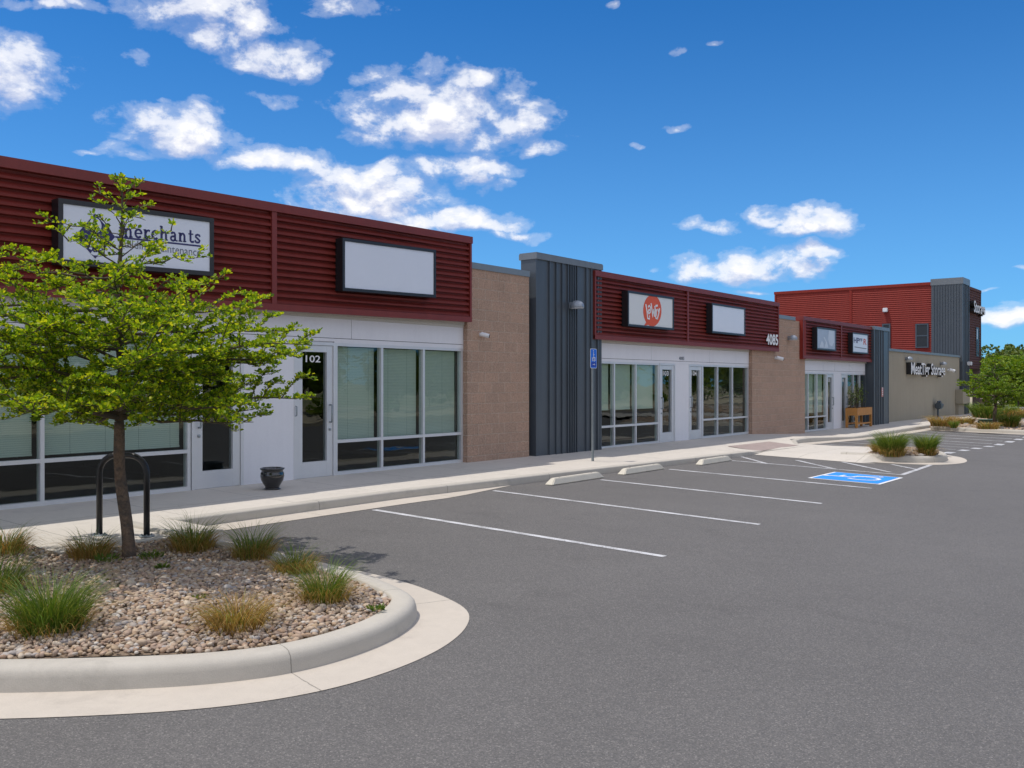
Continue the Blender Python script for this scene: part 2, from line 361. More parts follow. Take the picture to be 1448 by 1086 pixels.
# ------------------------------------------------------------------ mesh helpers: everything is laid out in (t, n, z)
LOC = {}
class MB:
    def __init__(s): s.v = []; s.f = []; s.mi = []; s.uv = None; s.cur = 0
    def add(s, vs, fs):
        o = len(s.v); s.v += [tuple(x) for x in vs]; s.f += [tuple(i+o for i in f) for f in fs]; s.mi += [s.cur]*len(fs)
    def hexa(s, p):  # p: 8 points, bottom ring 0-3, top ring 4-7
        s.add(p, [(0, 3, 2, 1), (4, 5, 6, 7), (0, 1, 5, 4), (1, 2, 6, 5), (2, 3, 7, 6), (3, 0, 4, 7)])
    def box(s, t0, t1, n0, n1, z0, z1, z2=None, z3=None):  # z2,z3: bottom and top at the t1 end when sloped
        z2 = z0 if z2 is None else z2; z3 = z1 if z3 is None else z3
        s.hexa([(t0, n0, z0), (t1, n0, z2), (t1, n1, z2), (t0, n1, z0), (t0, n0, z1), (t1, n0, z3), (t1, n1, z3), (t0, n1, z1)])
        return s
    def prism(s, prof, t0, t1, sh=0.0):  # closed profile of (n, z) swept along t
        k = len(prof); dz = sh*(t1-t0)
        s.add([(t0, n, z) for n, z in prof]+[(t1, n, z+dz) for n, z in prof],
              [tuple(range(k)), tuple(range(2*k-1, k-1, -1))]+[(i, i+k, (i+1) % k+k, (i+1) % k) for i in range(k)])
        return s
    def nprism(s, prof, n0, n1):  # closed profile of (t, z) swept along n
        k = len(prof)
        s.add([(t, n0, z) for t, z in prof]+[(t, n1, z) for t, z in prof],
              [tuple(range(k)), tuple(range(2*k-1, k-1, -1))]+[(i, i+k, (i+1) % k+k, (i+1) % k) for i in range(k)])
        return s
    def tube(s, pts, rad, seg=10, cap=True):
        pts = [Vector(p) for p in pts]; rad = rad if isinstance(rad, (list, tuple)) else [rad]*len(pts); rings = []
        o = len(s.v); up = None
        for i, p in enumerate(pts):
            d = (pts[min(i+1, len(pts)-1)]-pts[max(i-1, 0)]).normalized()
            if up is None: up = d.orthogonal().normalized()
            x = (up-d*up.dot(d)).normalized(); up = x; y = d.cross(x)
            for k in range(seg):
                a = 2*math.pi*k/seg; s.v.append(tuple(p+(x*math.cos(a)+y*math.sin(a))*rad[i]))
        for i in range(len(pts)-1):
            for k in range(seg):
                a = o+i*seg+k; c = o+i*seg+(k+1) % seg
                s.f.append((a, c, c+seg, a+seg)); s.mi.append(s.cur)
        if cap:
            s.f.append(tuple(o+k for k in range(seg))[::-1]); s.f.append(tuple(o+(len(pts)-1)*seg+k for k in range(seg))); s.mi += [s.cur]*2
        return s
    def lathe(s, c, prof, seg=24, sc=(1, 1)):
        o = len(s.v)
        for r, z in prof:
            for k in range(seg):
                a = 2*math.pi*k/seg; s.v.append((c[0]+r*math.cos(a)*sc[0], c[1]+r*math.sin(a)*sc[1], c[2]+z))
        for i in range(len(prof)-1):
            for k in range(seg):
                a = o+i*seg+k; e = o+i*seg+(k+1) % seg; s.f.append((a, e, e+seg, a+seg)); s.mi.append(s.cur)
        s.f.append(tuple(o+k for k in range(seg))[::-1]); s.f.append(tuple(o+(len(prof)-1)*seg+k for k in range(seg))); s.mi += [s.cur]*2
        return s
    def build(s, name, mt, parent=None, smooth=False, bevel=0.0, fix=True):
        w = [WP(*v) for v in s.v]
        if parent is not None: L = LOC[parent.name_full]
        else:
            a = np.array(w); L = ((a[:, 0].min()+a[:, 0].max())/2, (a[:, 1].min()+a[:, 1].max())/2, a[:, 2].min())
        me = bpy.data.meshes.new(name); me.from_pydata([(x-L[0], y-L[1], z-L[2]) for x, y, z in w], [], s.f)
        for m_ in (mt if isinstance(mt, (list, tuple)) else [mt]): me.materials.append(M[m_] if isinstance(m_, str) else m_)
        if len(me.materials) > 1: me.polygons.foreach_set('material_index', s.mi)
        uvl = me.uv_layers.new(name='UVMap')
        if s.uv is not None:
            for lp in me.loops: uvl.data[lp.index].uv = s.uv[lp.vertex_index]
        else:
            for p in me.polygons:
                vs = [s.v[i] for i in p.vertices]
                nn = Vector((0, 0, 0))
                for i in range(len(vs)): nn += Vector(vs[i]).cross(Vector(vs[(i+1) % len(vs)]))
                ax = max(range(3), key=lambda q: abs(nn[q])); sel = {0: (1, 2), 1: (0, 2), 2: (0, 1)}[ax]
                for li, vi in zip(p.loop_indices, p.vertices): uvl.data[li].uv = (s.v[vi][sel[0]], s.v[vi][sel[1]])
        if fix or bevel:
            bm = bmesh.new(); bm.from_mesh(me); bmesh.ops.recalc_face_normals(bm, faces=bm.faces)
            if bevel: bmesh.ops.bevel(bm, geom=[e for e in bm.edges if e.is_manifold and e.calc_face_angle(0) > .6], offset=bevel, segments=2, affect='EDGES', clamp_overlap=True)
            bm.to_mesh(me); bm.free()
        if smooth: me.polygons.foreach_set('use_smooth', [True]*len(me.polygons))
        o = bpy.data.objects.new(name, me); COL.objects.link(o)
        if parent is not None: o.parent = parent; LOC[o.name_full] = L
        else: o.location = L; LOC[o.name_full] = L
        return o
def tag(o, label=None, cat=None, group=None, kind=None):
    if label: o['label'] = label
    if cat: o['category'] = cat
    if group: o['group'] = group
    if kind: o['kind'] = kind
    return o
def thing(name, t, n, z, label, cat, group=None):
    o = bpy.data.objects.new(name, None); COL.objects.link(o); o.location = WP(t, n, z); o.empty_display_size = .2
    LOC[o.name_full] = WP(t, n, z); return tag(o, label, cat, group)
def sheet(mb, ts, ns, zf, dz=0.0):
    o = len(mb.v)
    for t in ts:
        for n in ns: mb.v.append((t, n, zf(t, n)+dz))
    k = len(ns)
    for i in range(len(ts)-1):
        for j in range(k-1):
            a = o+i*k+j; mb.f.append((a, a+1, a+k+1, a+k)); mb.mi.append(mb.cur)   # up-facing after the mirrored frame
def text2d(body, size, bold=0.0, spacing=1.0):
    cu = bpy.data.curves.new('txt', 'FONT'); cu.body = body; cu.size = size; cu.offset = bold; cu.space_character = spacing; cu.resolution_u = 3
    ob = bpy.data.objects.new('txt', cu); COL.objects.link(ob)
    dg = bpy.context.evaluated_depsgraph_get(); dg.update(); me = ob.evaluated_get(dg).to_mesh()
    vs = [tuple(v.co) for v in me.vertices]; fs = [tuple(p.vertices) for p in me.polygons]
    ob.evaluated_get(dg).to_mesh_clear(); bpy.data.objects.remove(ob); bpy.data.curves.remove(cu)
    return vs, fs
def put_text(mb, body, t0, t1, z0, h, n, depth=.004, bold=0.0, z0b=None, sides=False, face=True):
    "flat lettering on a wall; fitted between t0 and t1, cap height h, baseline z0 (z0b at the t1 end)"
    vs, fs = text2d(body, 1.0, bold)
    x0 = min(v[0] for v in vs); x1 = max(v[0] for v in vs)
    capv, _ = text2d('H', 1.0); ch = max(v[1] for v in capv)
    sx = (t1-t0)/(x1-x0); sy = h/ch; sl = 0 if z0b is None else (z0b-z0)
    m = lambda v, nn: (t0+(v[0]-x0)*sx, nn, z0+v[1]*sy+sl*(v[0]-x0)/(x1-x0))
    k = len(vs); pts = [m(v, n+depth) for v in vs]
    edges = {}
    for f in fs:
        for i in range(len(f)):
            e = (f[i], f[(i+1) % len(f)]); edges[e] = 1
    border = [e for e in edges if (e[1], e[0]) not in edges]
    if face: mb.add(pts, fs)
    if sides: mb.add(pts+[m(v, n) for v in vs], [(a, c, c+k, a+k) for a, c in border])
def stroke(mb, pts, w, n, depth=.004, closed=False):
    "thick flat stroke through (t, z) points"
    P = [Vector(p) for p in pts]; k = len(P); L_, R_ = [], []
    for i in range(k):
        if closed: d = P[(i+1) % k]-P[i-1]
        else: d = P[min(i+1, k-1)]-P[max(i-1, 0)]
        d.normalize(); q = Vector((-d.y, d.x))*w/2
        L_.append(P[i]+q); R_.append(P[i]-q)
    for i in range(k if closed else k-1):
        j = (i+1) % k
        mb.add([(p.x, n+depth, p.y) for p in (L_[i], R_[i], R_[j], L_[j])], [(0, 1, 2, 3)])
def poly(mb, pts, n): mb.add([(p[0], n, p[1]) for p in pts], [tuple(range(len(pts)))])
def catmull(P, k=6, closed=False):
    out_ = []; N_ = len(P)
    for i in range(N_ if closed else N_-1):
        g = lambda j: Vector(P[j % N_]) if closed else Vector(P[max(0, min(N_-1, j))])
        a, c, d, e = g(i-1), g(i), g(i+1), g(i+2)
        for s in range(k):
            u = s/k; out_.append(.5*((2*c)+(d-a)*u+(2*a-5*c+4*d-e)*u*u+(3*c-a-3*d+e)*u**3))
    if not closed: out_.append(Vector(P[-1]))
    return [tuple(p) for p in out_]

# ------------------------------------------------------------------ ground
g = MB(); sheet(g, [-900, -60, 0, 60, 120, 900], [-900, -40, 0, 40, 120, 900], lambda t, n: -2.25)
tag(g.build('ground', 'ground', fix=False), kind='structure')
g = MB(); sheet(g, [-60, -20, 0, 33, 41, 70, 200], [-.2, 2.7, 14, 24], zroad)
tag(g.build('road', 'asphalt', fix=False), kind='structure')
g = MB(); sheet(g, [-60, 0, 60, 200], [24.0, 30, 46], lambda t, n: -1.90-.004*(n-24))
for t0_, t1_ in ((-60, 200),): g.box(t0_, t1_, 23.9, 24.0, -2.3, -1.89)
tag(g.build('verge', 'verge', fix=False), kind='structure')

def kn(t): return lerp(t, [(14.9, 2.12), (18.5, 2.12), (29, 2.78), (33, 2.6), (34.2, 1.98), (45, 1.9), (90, 1.75)])
# sidewalk slab with its own kerb face
ts = sorted(set([0, 4, 8, 12, 14.9, 15.01]+[15+i*.75 for i in range(20)]+[29.25, 29.9, 31, 32, 33, 33.4, 34, 34.2, 35.5, 37, 39.5, 41, 43, 45, 47, 50, 55, 60, 63, 70, 76]))
w = MB(); w.uv = None
def edge(t): return 2.25 if t < 13.2 else (3.05 if t < 14.95 else kn(t))
rows = []
def drop(t): return lerp(t, [(29.3, 0), (30.2, 1), (33.0, 1), (34.1, 0)])   # kerb ramp
tsw = [-6, 0, 4, 8, 11, 13.199, 13.201, 14.0, 14.949, 14.951]+[t for t in ts if t > 15]
for t in tsw:
    e = edge(t); d = drop(t); ze = zwalk(t, e)-d*(zwalk(t, e)-zroad(t, e)-.012)
    rows.append([(t, -.3, base(t)), (t, 0, base(t)), (t, e*.5, zwalk(t, e*.5)), (t, max(e-1.0, .6*e), zwalk(t, e-.9)), (t, e-(.16 if t > 14.95 else 0), ze+.006*(1-d)+d*.012), (t, e-(.16 if t > 14.95 else 0)+.002, ze-.2)])
k = len(rows[0])
for r in rows: w.v += r
for i in range(len(rows)-1):
    for j in range(k-1):
        a = i*k+j; w.f.append((a, a+1, a+k+1, a+k)); w.mi.append(0)
tag(w.build('sidewalk', 'sidewalk', fix=False), kind='structure')
def sweep(path, prof, zf, mb, u0=0.0, uvs=None):
    "sweep (inset, dz) profile along a (t,n) path; inset to the left of travel"
    o = len(mb.v); L = 0; N_ = len(path)
    for i, p in enumerate(path):
        a = Vector(path[max(i-1, 0)]); c = Vector(path[min(i+1, N_-1)]); d = (c-a).normalized(); q = Vector((-d.y, d.x))
        if i: L += (Vector(p)-Vector(path[i-1])).length
        for ins, dz in prof:
            x = Vector(p)+q*ins; mb.v.append((x.x, x.y, zf(p[0], p[1])+dz)); uvs.append((L+u0, ins))
    k = len(prof)
    for i in range(N_-1):
        for j in range(k-1):
            a = o+i*k+j; mb.f.append((a, a+k, a+k+1, a+1)); mb.mi.append(mb.cur)
KP = [(0, -.03), (.003, .04), (.008, .115), (.012, .128), (.03, .143), (.16, .145)]
# kerb along the walk: path runs so that inset points to the shops
kb = MB(); uvs = []
def kerb_path(t0, t1, st=.6):
    r = []; t = t0
    while t < t1: r.append((t, kn(t))); t += st
    r.append((t1, kn(t1))); return r
def kerbrun(t0, t1, ramp0=False, ramp1=False):
    path = kerb_path(t0, t1)
    o = len(kb.v); L = 0
    for i, (t, n) in enumerate(path):
        if i: L += math.hypot(t-path[i-1][0], n-path[i-1][1])
        d = drop(t)
        for ins, dz in KP:
            top = zwalk(t, n)+.006; bot = zroad(t, n)
            hgt = (top-bot)*(1-d)+.012*d
            kb.v.append((t, n-ins, bot+dz/.145*hgt)); uvs.append((L, ins))
    k = len(KP)
    for i in range(len(path)-1):
        for j in range(k-1):
            a = o+i*k+j; kb.f.append((a, a+1, a+k+1, a+k)[::-1]); kb.mi.append(0)
kerbrun(14.95, 29.9); kerbrun(29.9, 33.4); kerbrun(33.4, 76)
kb.uv = uvs; tag(kb.build('kerb', 'kerb', smooth=True, fix=False), kind='structure')
bmesh_fix = []
# concrete gutter pan beside the kerb
gp = MB()
def strip(mb, path0, path1, dz):
    o = len(mb.v)
    for p, q in zip(path0, path1):
        mb.v.append((*p, zroad(*p)+dz)); mb.v.append((*q, zroad(*q)+dz))
    for i in range(len(path0)-1):
        a = o+2*i; mb.f.append((a, a+1, a+3, a+2)); mb.mi.append(0)
p0 = [(t, kn(t)-.02) for t in np.linspace(14.9, 20.9, 14)]; p1 = [(t, kn(t)+lerp(t, [(19.2, .40), (20.9, .03)])) for t in np.linspace(14.9, 20.9, 14)]
strip(gp, p0, p1, .005)
p0 = [(t, kn(t)-.02) for t in np.linspace(34.2, 60, 14)]; p1 = [(t, kn(t)+.42) for t in np.linspace(34.2, 60, 14)]
strip(gp, p0, p1, .005)
tag(gp.build('gutter', 'pan', fix=False), kind='structure')

# ------------------------------------------------------------------ painted markings
ln = MB()
def mark(pts, mb=ln, dz=.004): 
    mb.add([(t, n, zroad(t, n)+dz) for t, n in pts], [tuple(range(len(pts)))])
def lineseg(a, c, wd=.10, dz=.004, mb=ln):
    a = Vector(a); c = Vector(c); d = (c-a).normalized(); q = Vector((-d.y, d.x))*wd/2
    mark([tuple(a+q), tuple(a-q), tuple(c-q), tuple(c+q)], mb, dz)
for t, n0_, n1_ in ((17.58, 2.6, 6.97), (20.22, 2.5, 6.88), (22.70, 2.9, 6.80), (25.18, 2.9, 6.78), (27.84, 3.0, 6.60)):
    lineseg((t, n0_), (t, n1_), .095)
lineseg((27.9, 6.55), (30.45, 6.45), .095)
for a_, c_ in (((1048, 646), (1085, 656)), ((1126, 651), (1183, 664)), ((1191, 653.5), (1259, 668)), ((1261, 657), (1294, 663.5))):
    lineseg(pix_ground(*a_), pix_ground(*c_), .09, .0055)
for i, t in enumerate((34.9, 36.6, 38.2, 39.9, 41.5, 43.2, 44.8, 46.4)):
    lineseg((t, 2.2), (t, 5.6), .10)
    mark([(t-.45, 5.72), (t+.2, 5.72), (t+.2, 5.95), (t-.45, 5.95)])
tag(ln.build('parking_lines', 'line_paint', fix=False), kind='structure')
# accessible stall symbol
bp = MB(); B0 = [(25.84, 5.42), (27.30, 5.42), (27.30, 6.72), (25.84, 6.72)]
bd = .06
mark(B0, bp, .0045)
bo = bp.build('accessible_symbol', 'white_paint', fix=False)
tag(bo, 'blue square with white wheelchair symbol painted on the asphalt of the accessible stall', 'road marking')
b2 = MB(); mark([(25.84+bd, 5.42+bd), (27.30-bd, 5.42+bd), (27.30-bd, 6.72-bd), (25.84+bd, 6.72-bd)], b2, .0085)
b2.build('blue_field', 'paint_blue', bo, fix=False)
b3 = MB()
def gl(pts, wd=.07):
    for a, c in zip(pts, pts[1:]): lineseg(a, c, wd, .0125, b3)
# figure: head towards the stall's inner end, wheel towards the drive
cx, cn = 26.52, 6.22
gl([(cx+.28*math.cos(a), cn+.28*math.sin(a)) for a in [R(x) for x in range(-50, 231, 20)]])
gl([(26.52, 5.60), (26.56, 6.00), (26.86, 6.05)], .08); gl([(26.58, 5.78), (26.80, 5.80)], .07); gl([(26.84, 6.05), (26.98, 6.42), (27.06, 6.38)], .07)
hc = [(26.50+.075*math.cos(R(x)), 5.535+.075*math.sin(R(x))) for x in range(0, 360, 30)]; mark(hc, b3, .0125)
b3.build('wheelchair_figure', 'white_paint', bo, fix=False)

# ------------------------------------------------------------------ planting islands
rnd = random.Random(7)
def inset_path(path, ins):
    r = []
    for i, p in enumerate(path):
        a = Vector(path[max(i-1, 0)]); c = Vector(path[min(i+1, len(path)-1)]); d = (c-a).normalized(); q = Vector((-d.y, d.x)); r.append(tuple(Vector(p)+q*ins))
    return r
PANP = [(0, .004), (.2, .006), (.40, .010)]
KPI = [(.396, .006), (.399, .02), (.408, .085), (.418, .115), (.440, .138), (.475, .148), (.58, .150), (.60, .142), (.605, .02)]
def inside(p, poly_):
    x, y = p; c = False; n_ = len(poly_)
    for i in range(n_):
        x1, y1 = poly_[i]; x2, y2 = poly_[i-1]
        if (y1 > y) != (y2 > y) and x < (x2-x1)*(y-y1)/(y2-y1)+x1: c = not c
    return c
def island(path, name_bed='gravel_bed'):
    uv_ = []; m_ = MB(); sweep(path, PANP, zroad, m_, uvs=uv_); m_.uv = uv_
    o1 = tag(m_.build('gutter_pan', 'pan', fix=False, smooth=True), kind='structure')
    uv_ = []; m_ = MB(); sweep(path, KPI, zroad, m_, uvs=uv_); m_.uv = uv_
    o2 = tag(m_.build('island_kerb', 'kerb', fix=False, smooth=True), kind='structure')
    for o in (o1, o2):   # normals up
        me = o.data; bm = bmesh.new(); bm.from_mesh(me)
        s_ = sum(f.normal.z*f.calc_area() for f in bm.faces)
        if s_ < 0: bmesh.ops.reverse_faces(bm, faces=bm.faces)
        bm.to_mesh(me); bm.free()
    return inset_path(path, .605)
# foreground island, travelling so that the bed is on the left
FG = catmull([(14.98, 2.0), (14.98, 3.2), (14.97, 4.6), (14.96, 5.6), (14.86, 6.2), (14.64, 6.78), (14.28, 7.12), (13.75, 7.35), (13.15, 7.43), (12.6, 7.36), (12.1, 7.13), (11.6, 6.74), (11.05, 6.2), (10.5, 5.55), (10.05, 4.75), (9.8, 3.9), (9.72, 3.0), (9.7, 2.3)], 6)
inner_fg = island(FG)
I2 = catmull([(29.95, 4.55), (30.0, 5.1), (30.15, 5.9), (30.6, 6.55), (31.4, 6.85), (32.3, 6.78), (33.2, 6.4), (33.9, 5.7), (34.15, 5.1), (34.2, 4.55)][::-1], 6)
inner_2 = island(I2)
A_IS = catmull([(47.4, 2.3), (47.6, 3.6), (47.9, 5.5), (48.3, 8), (48.7, 11), (49.3, 13), (50.4, 14), (55.4, 14), (57.0, 13), (57.0, 9), (57.0, 5), (57.0, 2.3)], 4)
A_IS = A_IS[::-1]
inner_a = island(A_IS)
# concrete apron from the kerb ramp to the middle island
ap = MB()
for (ta, tb, da, db) in ((29.6, 30.3, .005, .03), (30.3, 33.6, .03, .03), (33.6, 34.3, .03, .005)):
    o = len(ap.v); NS = [2.0, 2.7, 3.5, 4.4, 5.2, 5.5]
    for n in NS:
        rise = .10*max(0, min(1, (n-3.0)/2.2)) if n < 5.4 else -.06; ra, rb = (rise if da > .01 else 0), (rise if db > .01 else 0)
        ap.v += [(ta, max(n, kn(ta)-.01), zroad(ta, n)+da+ra), (tb, max(n, kn(tb)-.01), zroad(tb, n)+db+rb)]
    for i in range(len(NS)-1): ap.f.append((o+2*i, o+2*i+2, o+2*i+3, o+2*i+1)); ap.mi.append(0)
ap.uv = None
tag(ap.build('apron', 'sidewalk', fix=False), kind='structure')
# side flares of the apron down to the asphalt
# rust red tactile pad on the ramp
tp = MB()
for i in range(1):
    P = []
    for t in (30.3, 31.2, 32.1, 32.9):
        for n in (1.75, 2.55):
            e = edge(t); f = (n-(e-1.0))/(1.0-.16); za = zwalk(t, e-.9); zb = zwalk(t, e)-drop(t)*(zwalk(t, e)-zroad(t, e)-.012)+.012
            P.append((t, n, za+(zb-za)*max(0, min(1, f))+.012))
    tp.add(P, [(0, 1, 3, 2), (2, 3, 5, 4), (4, 5, 7, 6)])
tag(tp.build('tactile_pad', 'rust', fix=False), 'flat rust red tactile paving pad set in the kerb ramp of the walk', 'tactile paving')

# base stones
def ico(sub):
    bm = bmesh.new(); bmesh.ops.create_icosphere(bm, subdivisions=sub, radius=1)
    v = np.array([x.co[:] for x in bm.verts]); f = np.array([[x.index for x in q.verts] for q in bm.faces]); bm.free(); return v, f
IC = {1: ico(1), 2: ico(2)}
def rot_mat(rs):
    a, b_, c = rs.uniform(0, 6.28), rs.uniform(-.45, .45), rs.uniform(-.45, .45)
    ca, sa, cb, sb, cc, s_c = math.cos(a), math.sin(a), math.cos(b_), math.sin(b_), math.cos(c), math.sin(c)
    return np.array([[ca, -sa, 0], [sa, ca, 0], [0, 0, 1]])@np.array([[1, 0, 0], [0, cb, -sb], [0, sb, cb]])@np.array([[cc, 0, s_c], [0, 1, 0], [-s_c, 0, cc]])
def gravel(poly_, zf, spacing, size, subf, label_name='gravel', seed=1):
    rs = np.random.RandomState(seed); V = []; Fc = []; off = 0
    shapes = {}
    for sub in (1, 2):
        v, f = IC[sub]; L = []
        for q in range(8):
            ph = rs.uniform(0, 6.28, 6); k1 = 1+.16*np.sin(2.1*v[:, 0]+ph[0])+.13*np.sin(2.7*v[:, 1]+ph[1])+.12*np.sin(2.9*v[:, 2]+ph[2])+.06*np.sin(5*v[:, 0]+ph[3])
            L.append(v*k1[:, None])
        shapes[sub] = (L, f)
    ts_ = [p[0] for p in poly_]; ns_ = [p[1] for p in poly_]
    t = min(ts_)
    while t < max(ts_):
        n = min(ns_)
        while n < max(ns_):
            p = (t+rs.uniform(-.5, .5)*spacing, n+rs.uniform(-.5, .5)*spacing)
            if inside(p, poly_):
                sub = 2 if subf(*p) else 1
                L, f = shapes[sub]; v = L[rs.randint(8)]
                s_ = size*(.55+.75*rs.rand()**1.6)
                if rs.rand() < .05: s_ *= 1.5
                vv = (v*np.array([s_, s_*rs.uniform(.62, .95), s_*rs.uniform(.42, .7)]))@rot_mat(rs).T
                vv += np.array([p[0], p[1], zf(*p)+rs.uniform(-.1, .55)*size*.6])
                V.append(vv); Fc.append(f+off); off += len(vv)
            n += spacing
        t += spacing
    V = np.concatenate(V); Fc = np.concatenate(Fc)
    Wd = np.stack([X0+AX*V[:, 0]+NX*V[:, 1], AY*V[:, 0]+NY*V[:, 1], V[:, 2]+CAMZ], 1)
    L = (Wd[:, 0].mean(), Wd[:, 1].mean(), Wd[:, 2].min()); Wd -= np.array(L)
    me = bpy.data.meshes.new(label_name); me.vertices.add(len(Wd)); me.vertices.foreach_set('co', Wd.ravel())
    me.loops.add(len(Fc)*3); me.loops.foreach_set('vertex_index', Fc[:, ::-1].ravel().astype(np.int32))
    me.polygons.add(len(Fc)); me.polygons.foreach_set('loop_start', np.arange(0, len(Fc)*3, 3, dtype=np.int32))
    me.polygons.foreach_set('use_smooth', [True]*len(Fc)); me.update(calc_edges=True); me.materials.append(M['stone'])
    o = bpy.data.objects.new(label_name, me); COL.objects.link(o); o.location = L
    tag(o, kind='stuff'); return o
def bed_z(poly_, amp, edgez):
    P = [Vector(p) for p in poly_]; c = sum(P, Vector((0, 0)))/len(P)
    def f(t, n):
        return zroad(t, n)+edgez+amp*max(0, 1-((t-c.x)**2+(n-c.y)**2)/3.2)+.012*mnoise.noise(Vector((t*1.7, n*1.7, 0)))
    return f
# foreground bed polygon
fgpoly = [p for p in inner_fg if p[1] > 3.05 or (p[0] < 11 and p[1] > 2.25)]
fgpoly = fgpoly+[(13.2, 2.25), (13.2, 3.07), (14.37, 3.07)]
zb = bed_z(fgpoly, .05, .115)
def bedmesh(poly_, zf, name):
    m_ = MB(); ts_ = [p[0] for p in poly_]; ns_ = [p[1] for p in poly_]; st = .25
    t = min(ts_)-.02
    c = (sum(ts_)/len(ts_), sum(ns_)/len(ns_))
    # fan rings towards the centre
    rings = [1, .8, .6, .4, .2, .02]; N_ = len(poly_)
    for r in rings:
        for p in poly_:
            q = (c[0]+(p[0]-c[0])*r, c[1]+(p[1]-c[1])*r); m_.v.append((q[0], q[1], zf(*q)-.012))
    for i in range(len(rings)-1):
        for j in range(N_):
            m_.f.append((i*N_+j, i*N_+(j+1) % N_, (i+1)*N_+(j+1) % N_, (i+1)*N_+j)); m_.mi.append(0)
    o = m_.build(name, 'bed_soil', fix=False)
    bm = bmesh.new(); bm.from_mesh(o.data)
    if sum(f.normal.z*f.calc_area() for f in bm.faces) < 0: bmesh.ops.reverse_faces(bm, faces=bm.faces)
    bm.to_mesh(o.data); bm.free(); tag(o, kind='structure')
bedmesh(fgpoly, zb, 'soil')
def near_fg(t, n): return n > 4.4 and t > 10.6
vis = lambda t, n: True
gravel([p for p in fgpoly], zb, .032, .0225, near_fg, seed=3)
poly2 = [p for p in inner_2 if p[1] > 4.95]+[]
z2 = bed_z(poly2, .06, .10); bedmesh(poly2, z2, 'soil'); gravel(poly2, z2, .07, .05, lambda t, n: False, seed=5)
za_ = lambda t, n: zroad(t, n)+.11+.12*math.exp(-((t-52.5)**2)/6)
polya = inner_a; bedmesh(polya, za_, 'soil'); gravel(polya, za_, .14, .10, lambda t, n: False, seed=6)

# ------------------------------------------------------------------ the strip of shops
shop = thing('retail_building', 23.0, 0, -1.6, 'long single storey row of shops in dark red ribbed metal, tan block and grey metal', 'building')
def ribs(mb, t0, t1, n0, z0, z1, pitch=.105, dep=.052, sh=0.0):
    "horizontal ribbed cladding: z0..z1 at t0, sheared by sh per metre"
    k = int(round((z1-z0)/pitch)); pt = (z1-z0)/k; prof = [(n0-.06, z0)]
    for i in range(k):
        z = z0+i*pt
        prof += [(n0, z), (n0+dep, z+pt*.06), (n0+dep, z+pt*.34), (n0, z+pt*.80)]
    prof += [(n0, z1), (n0-.06, z1)]
    mb.prism(prof, t0, t1, sh)
def fascia(t0, t1, n, zb, zt, splits, sh=0.0, back=-.45, name='fascia', cap=.13):
    "red box parapet with trims; z values are those at t1"
    zo = lambda t: sh*(t-t1)
    m_ = MB(); edges_ = [t0]+splits+[t1]
    for a, c in zip(edges_, edges_[1:]):
        ribs(m_, a+.04, c-.04, n-.062, zb+.10+zo(a), zt-cap-.02+zo(a), sh=sh)
    o = m_.build(name, 'red_metal', shop)
    m_ = MB()
    for t in splits: m_.box(t-.045, t+.045, n-.05, n+.004, zb+.09+zo(t), zt-cap+zo(t))
    m_.box(t0, t0+.05, n-.06, n+.006, zb+.02+zo(t0), zt-cap+zo(t0)); m_.box(t1-.05, t1, n-.06, n+.006, zb+.02, zt-cap)
    m_.box(t0, t1, n-.06, n+.010, zb+zo(t0), zb+.10+zo(t0), zb, zb+.10)
    m_.box(t0-.01, t1+.01, n-.34, n+.022, zt-cap+zo(t0), zt+zo(t0), zt-cap, zt)
    m_.box(t0+.002, t1-.002, back, n-.062, zb+.025+zo(t0), zt-cap-.004+zo(t0), zb+.025, zt-cap-.004)
    m_.build('parapet_trim', ['red_trim'], o); return o
TE1 = T(667, .22); ZT1 = Zf(667, 335, .22); ZB1 = Zf(667, 455.5, .22)
sh1 = (Zf(667, 335, .22)-Zf(0, 229, .22))/(TE1-T(0, .22))
fascia(3.0, TE1, .22, ZB1, ZT1, [T(388, .22)-8.9, T(388, .22)-4.45, T(388, .22)], sh=sh1*.6)
TS2 = 26.62; TE2 = T(1101.5, .22)
fascia(TS2, TE2, .22, .99, 2.56, [T(973, .22)])
TS3 = T(1135.5, .22); TE3 = T(1233.3, .22)
fascia(TS3, TE3, .22, .82, 2.25, [T(1190, .22)])
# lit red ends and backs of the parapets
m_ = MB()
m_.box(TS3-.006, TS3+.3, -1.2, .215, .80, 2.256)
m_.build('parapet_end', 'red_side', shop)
# roof deck and the rear of the building
m_ = MB(); m_.box(3.0, TS3+.4, -14, -.5, -1.9, 2.05); m_.box(TS3+.4, 49.2, -14, -.5, -2.1, 1.85)
# ---- interiors are cut out by building rooms as shells instead of a solid
m_ = MB()
m_.box(3.0, 22.3, -14, -.46, 1.95, 2.05); m_.box(22.3, 38.9, -14, -.28, 1.95, 2.05); m_.box(38.9, 49.2, -14, -.46, 1.75, 1.85)
m_.build('roof', 'roofing', shop)
m_ = MB()
m_.box(3.0, 49.2, -14.2, -14, -2.2, 2.15); m_.box(2.8, 3.0, -14.2, .0, -2.2, 2.3)
m_.build('rear_wall', 'tan_stucco', shop)
def room(t0, t1, zf, zc, depth=5.0):
    m_ = MB(); m_.box(t0, t1, -depth-.1, -depth, zf, zc); m_.box(t0-.1, t0, -depth, -.12, zf, zc); m_.box(t1, t1+.1, -depth, -.12, zf, zc)
    m_.box(t0, t1, -depth, -.12, zc, zc+.08)
    o = m_.build('interior', 'interior', shop); m_ = MB(); m_.box(t0, t1, -depth, -.12, zf-.1, zf)
    m_.build('interior_floor', 'interior_floor', o)
room(8.0, 17.45, -1.54, 1.0); room(17.6, 22.25, -1.54, 1.0)
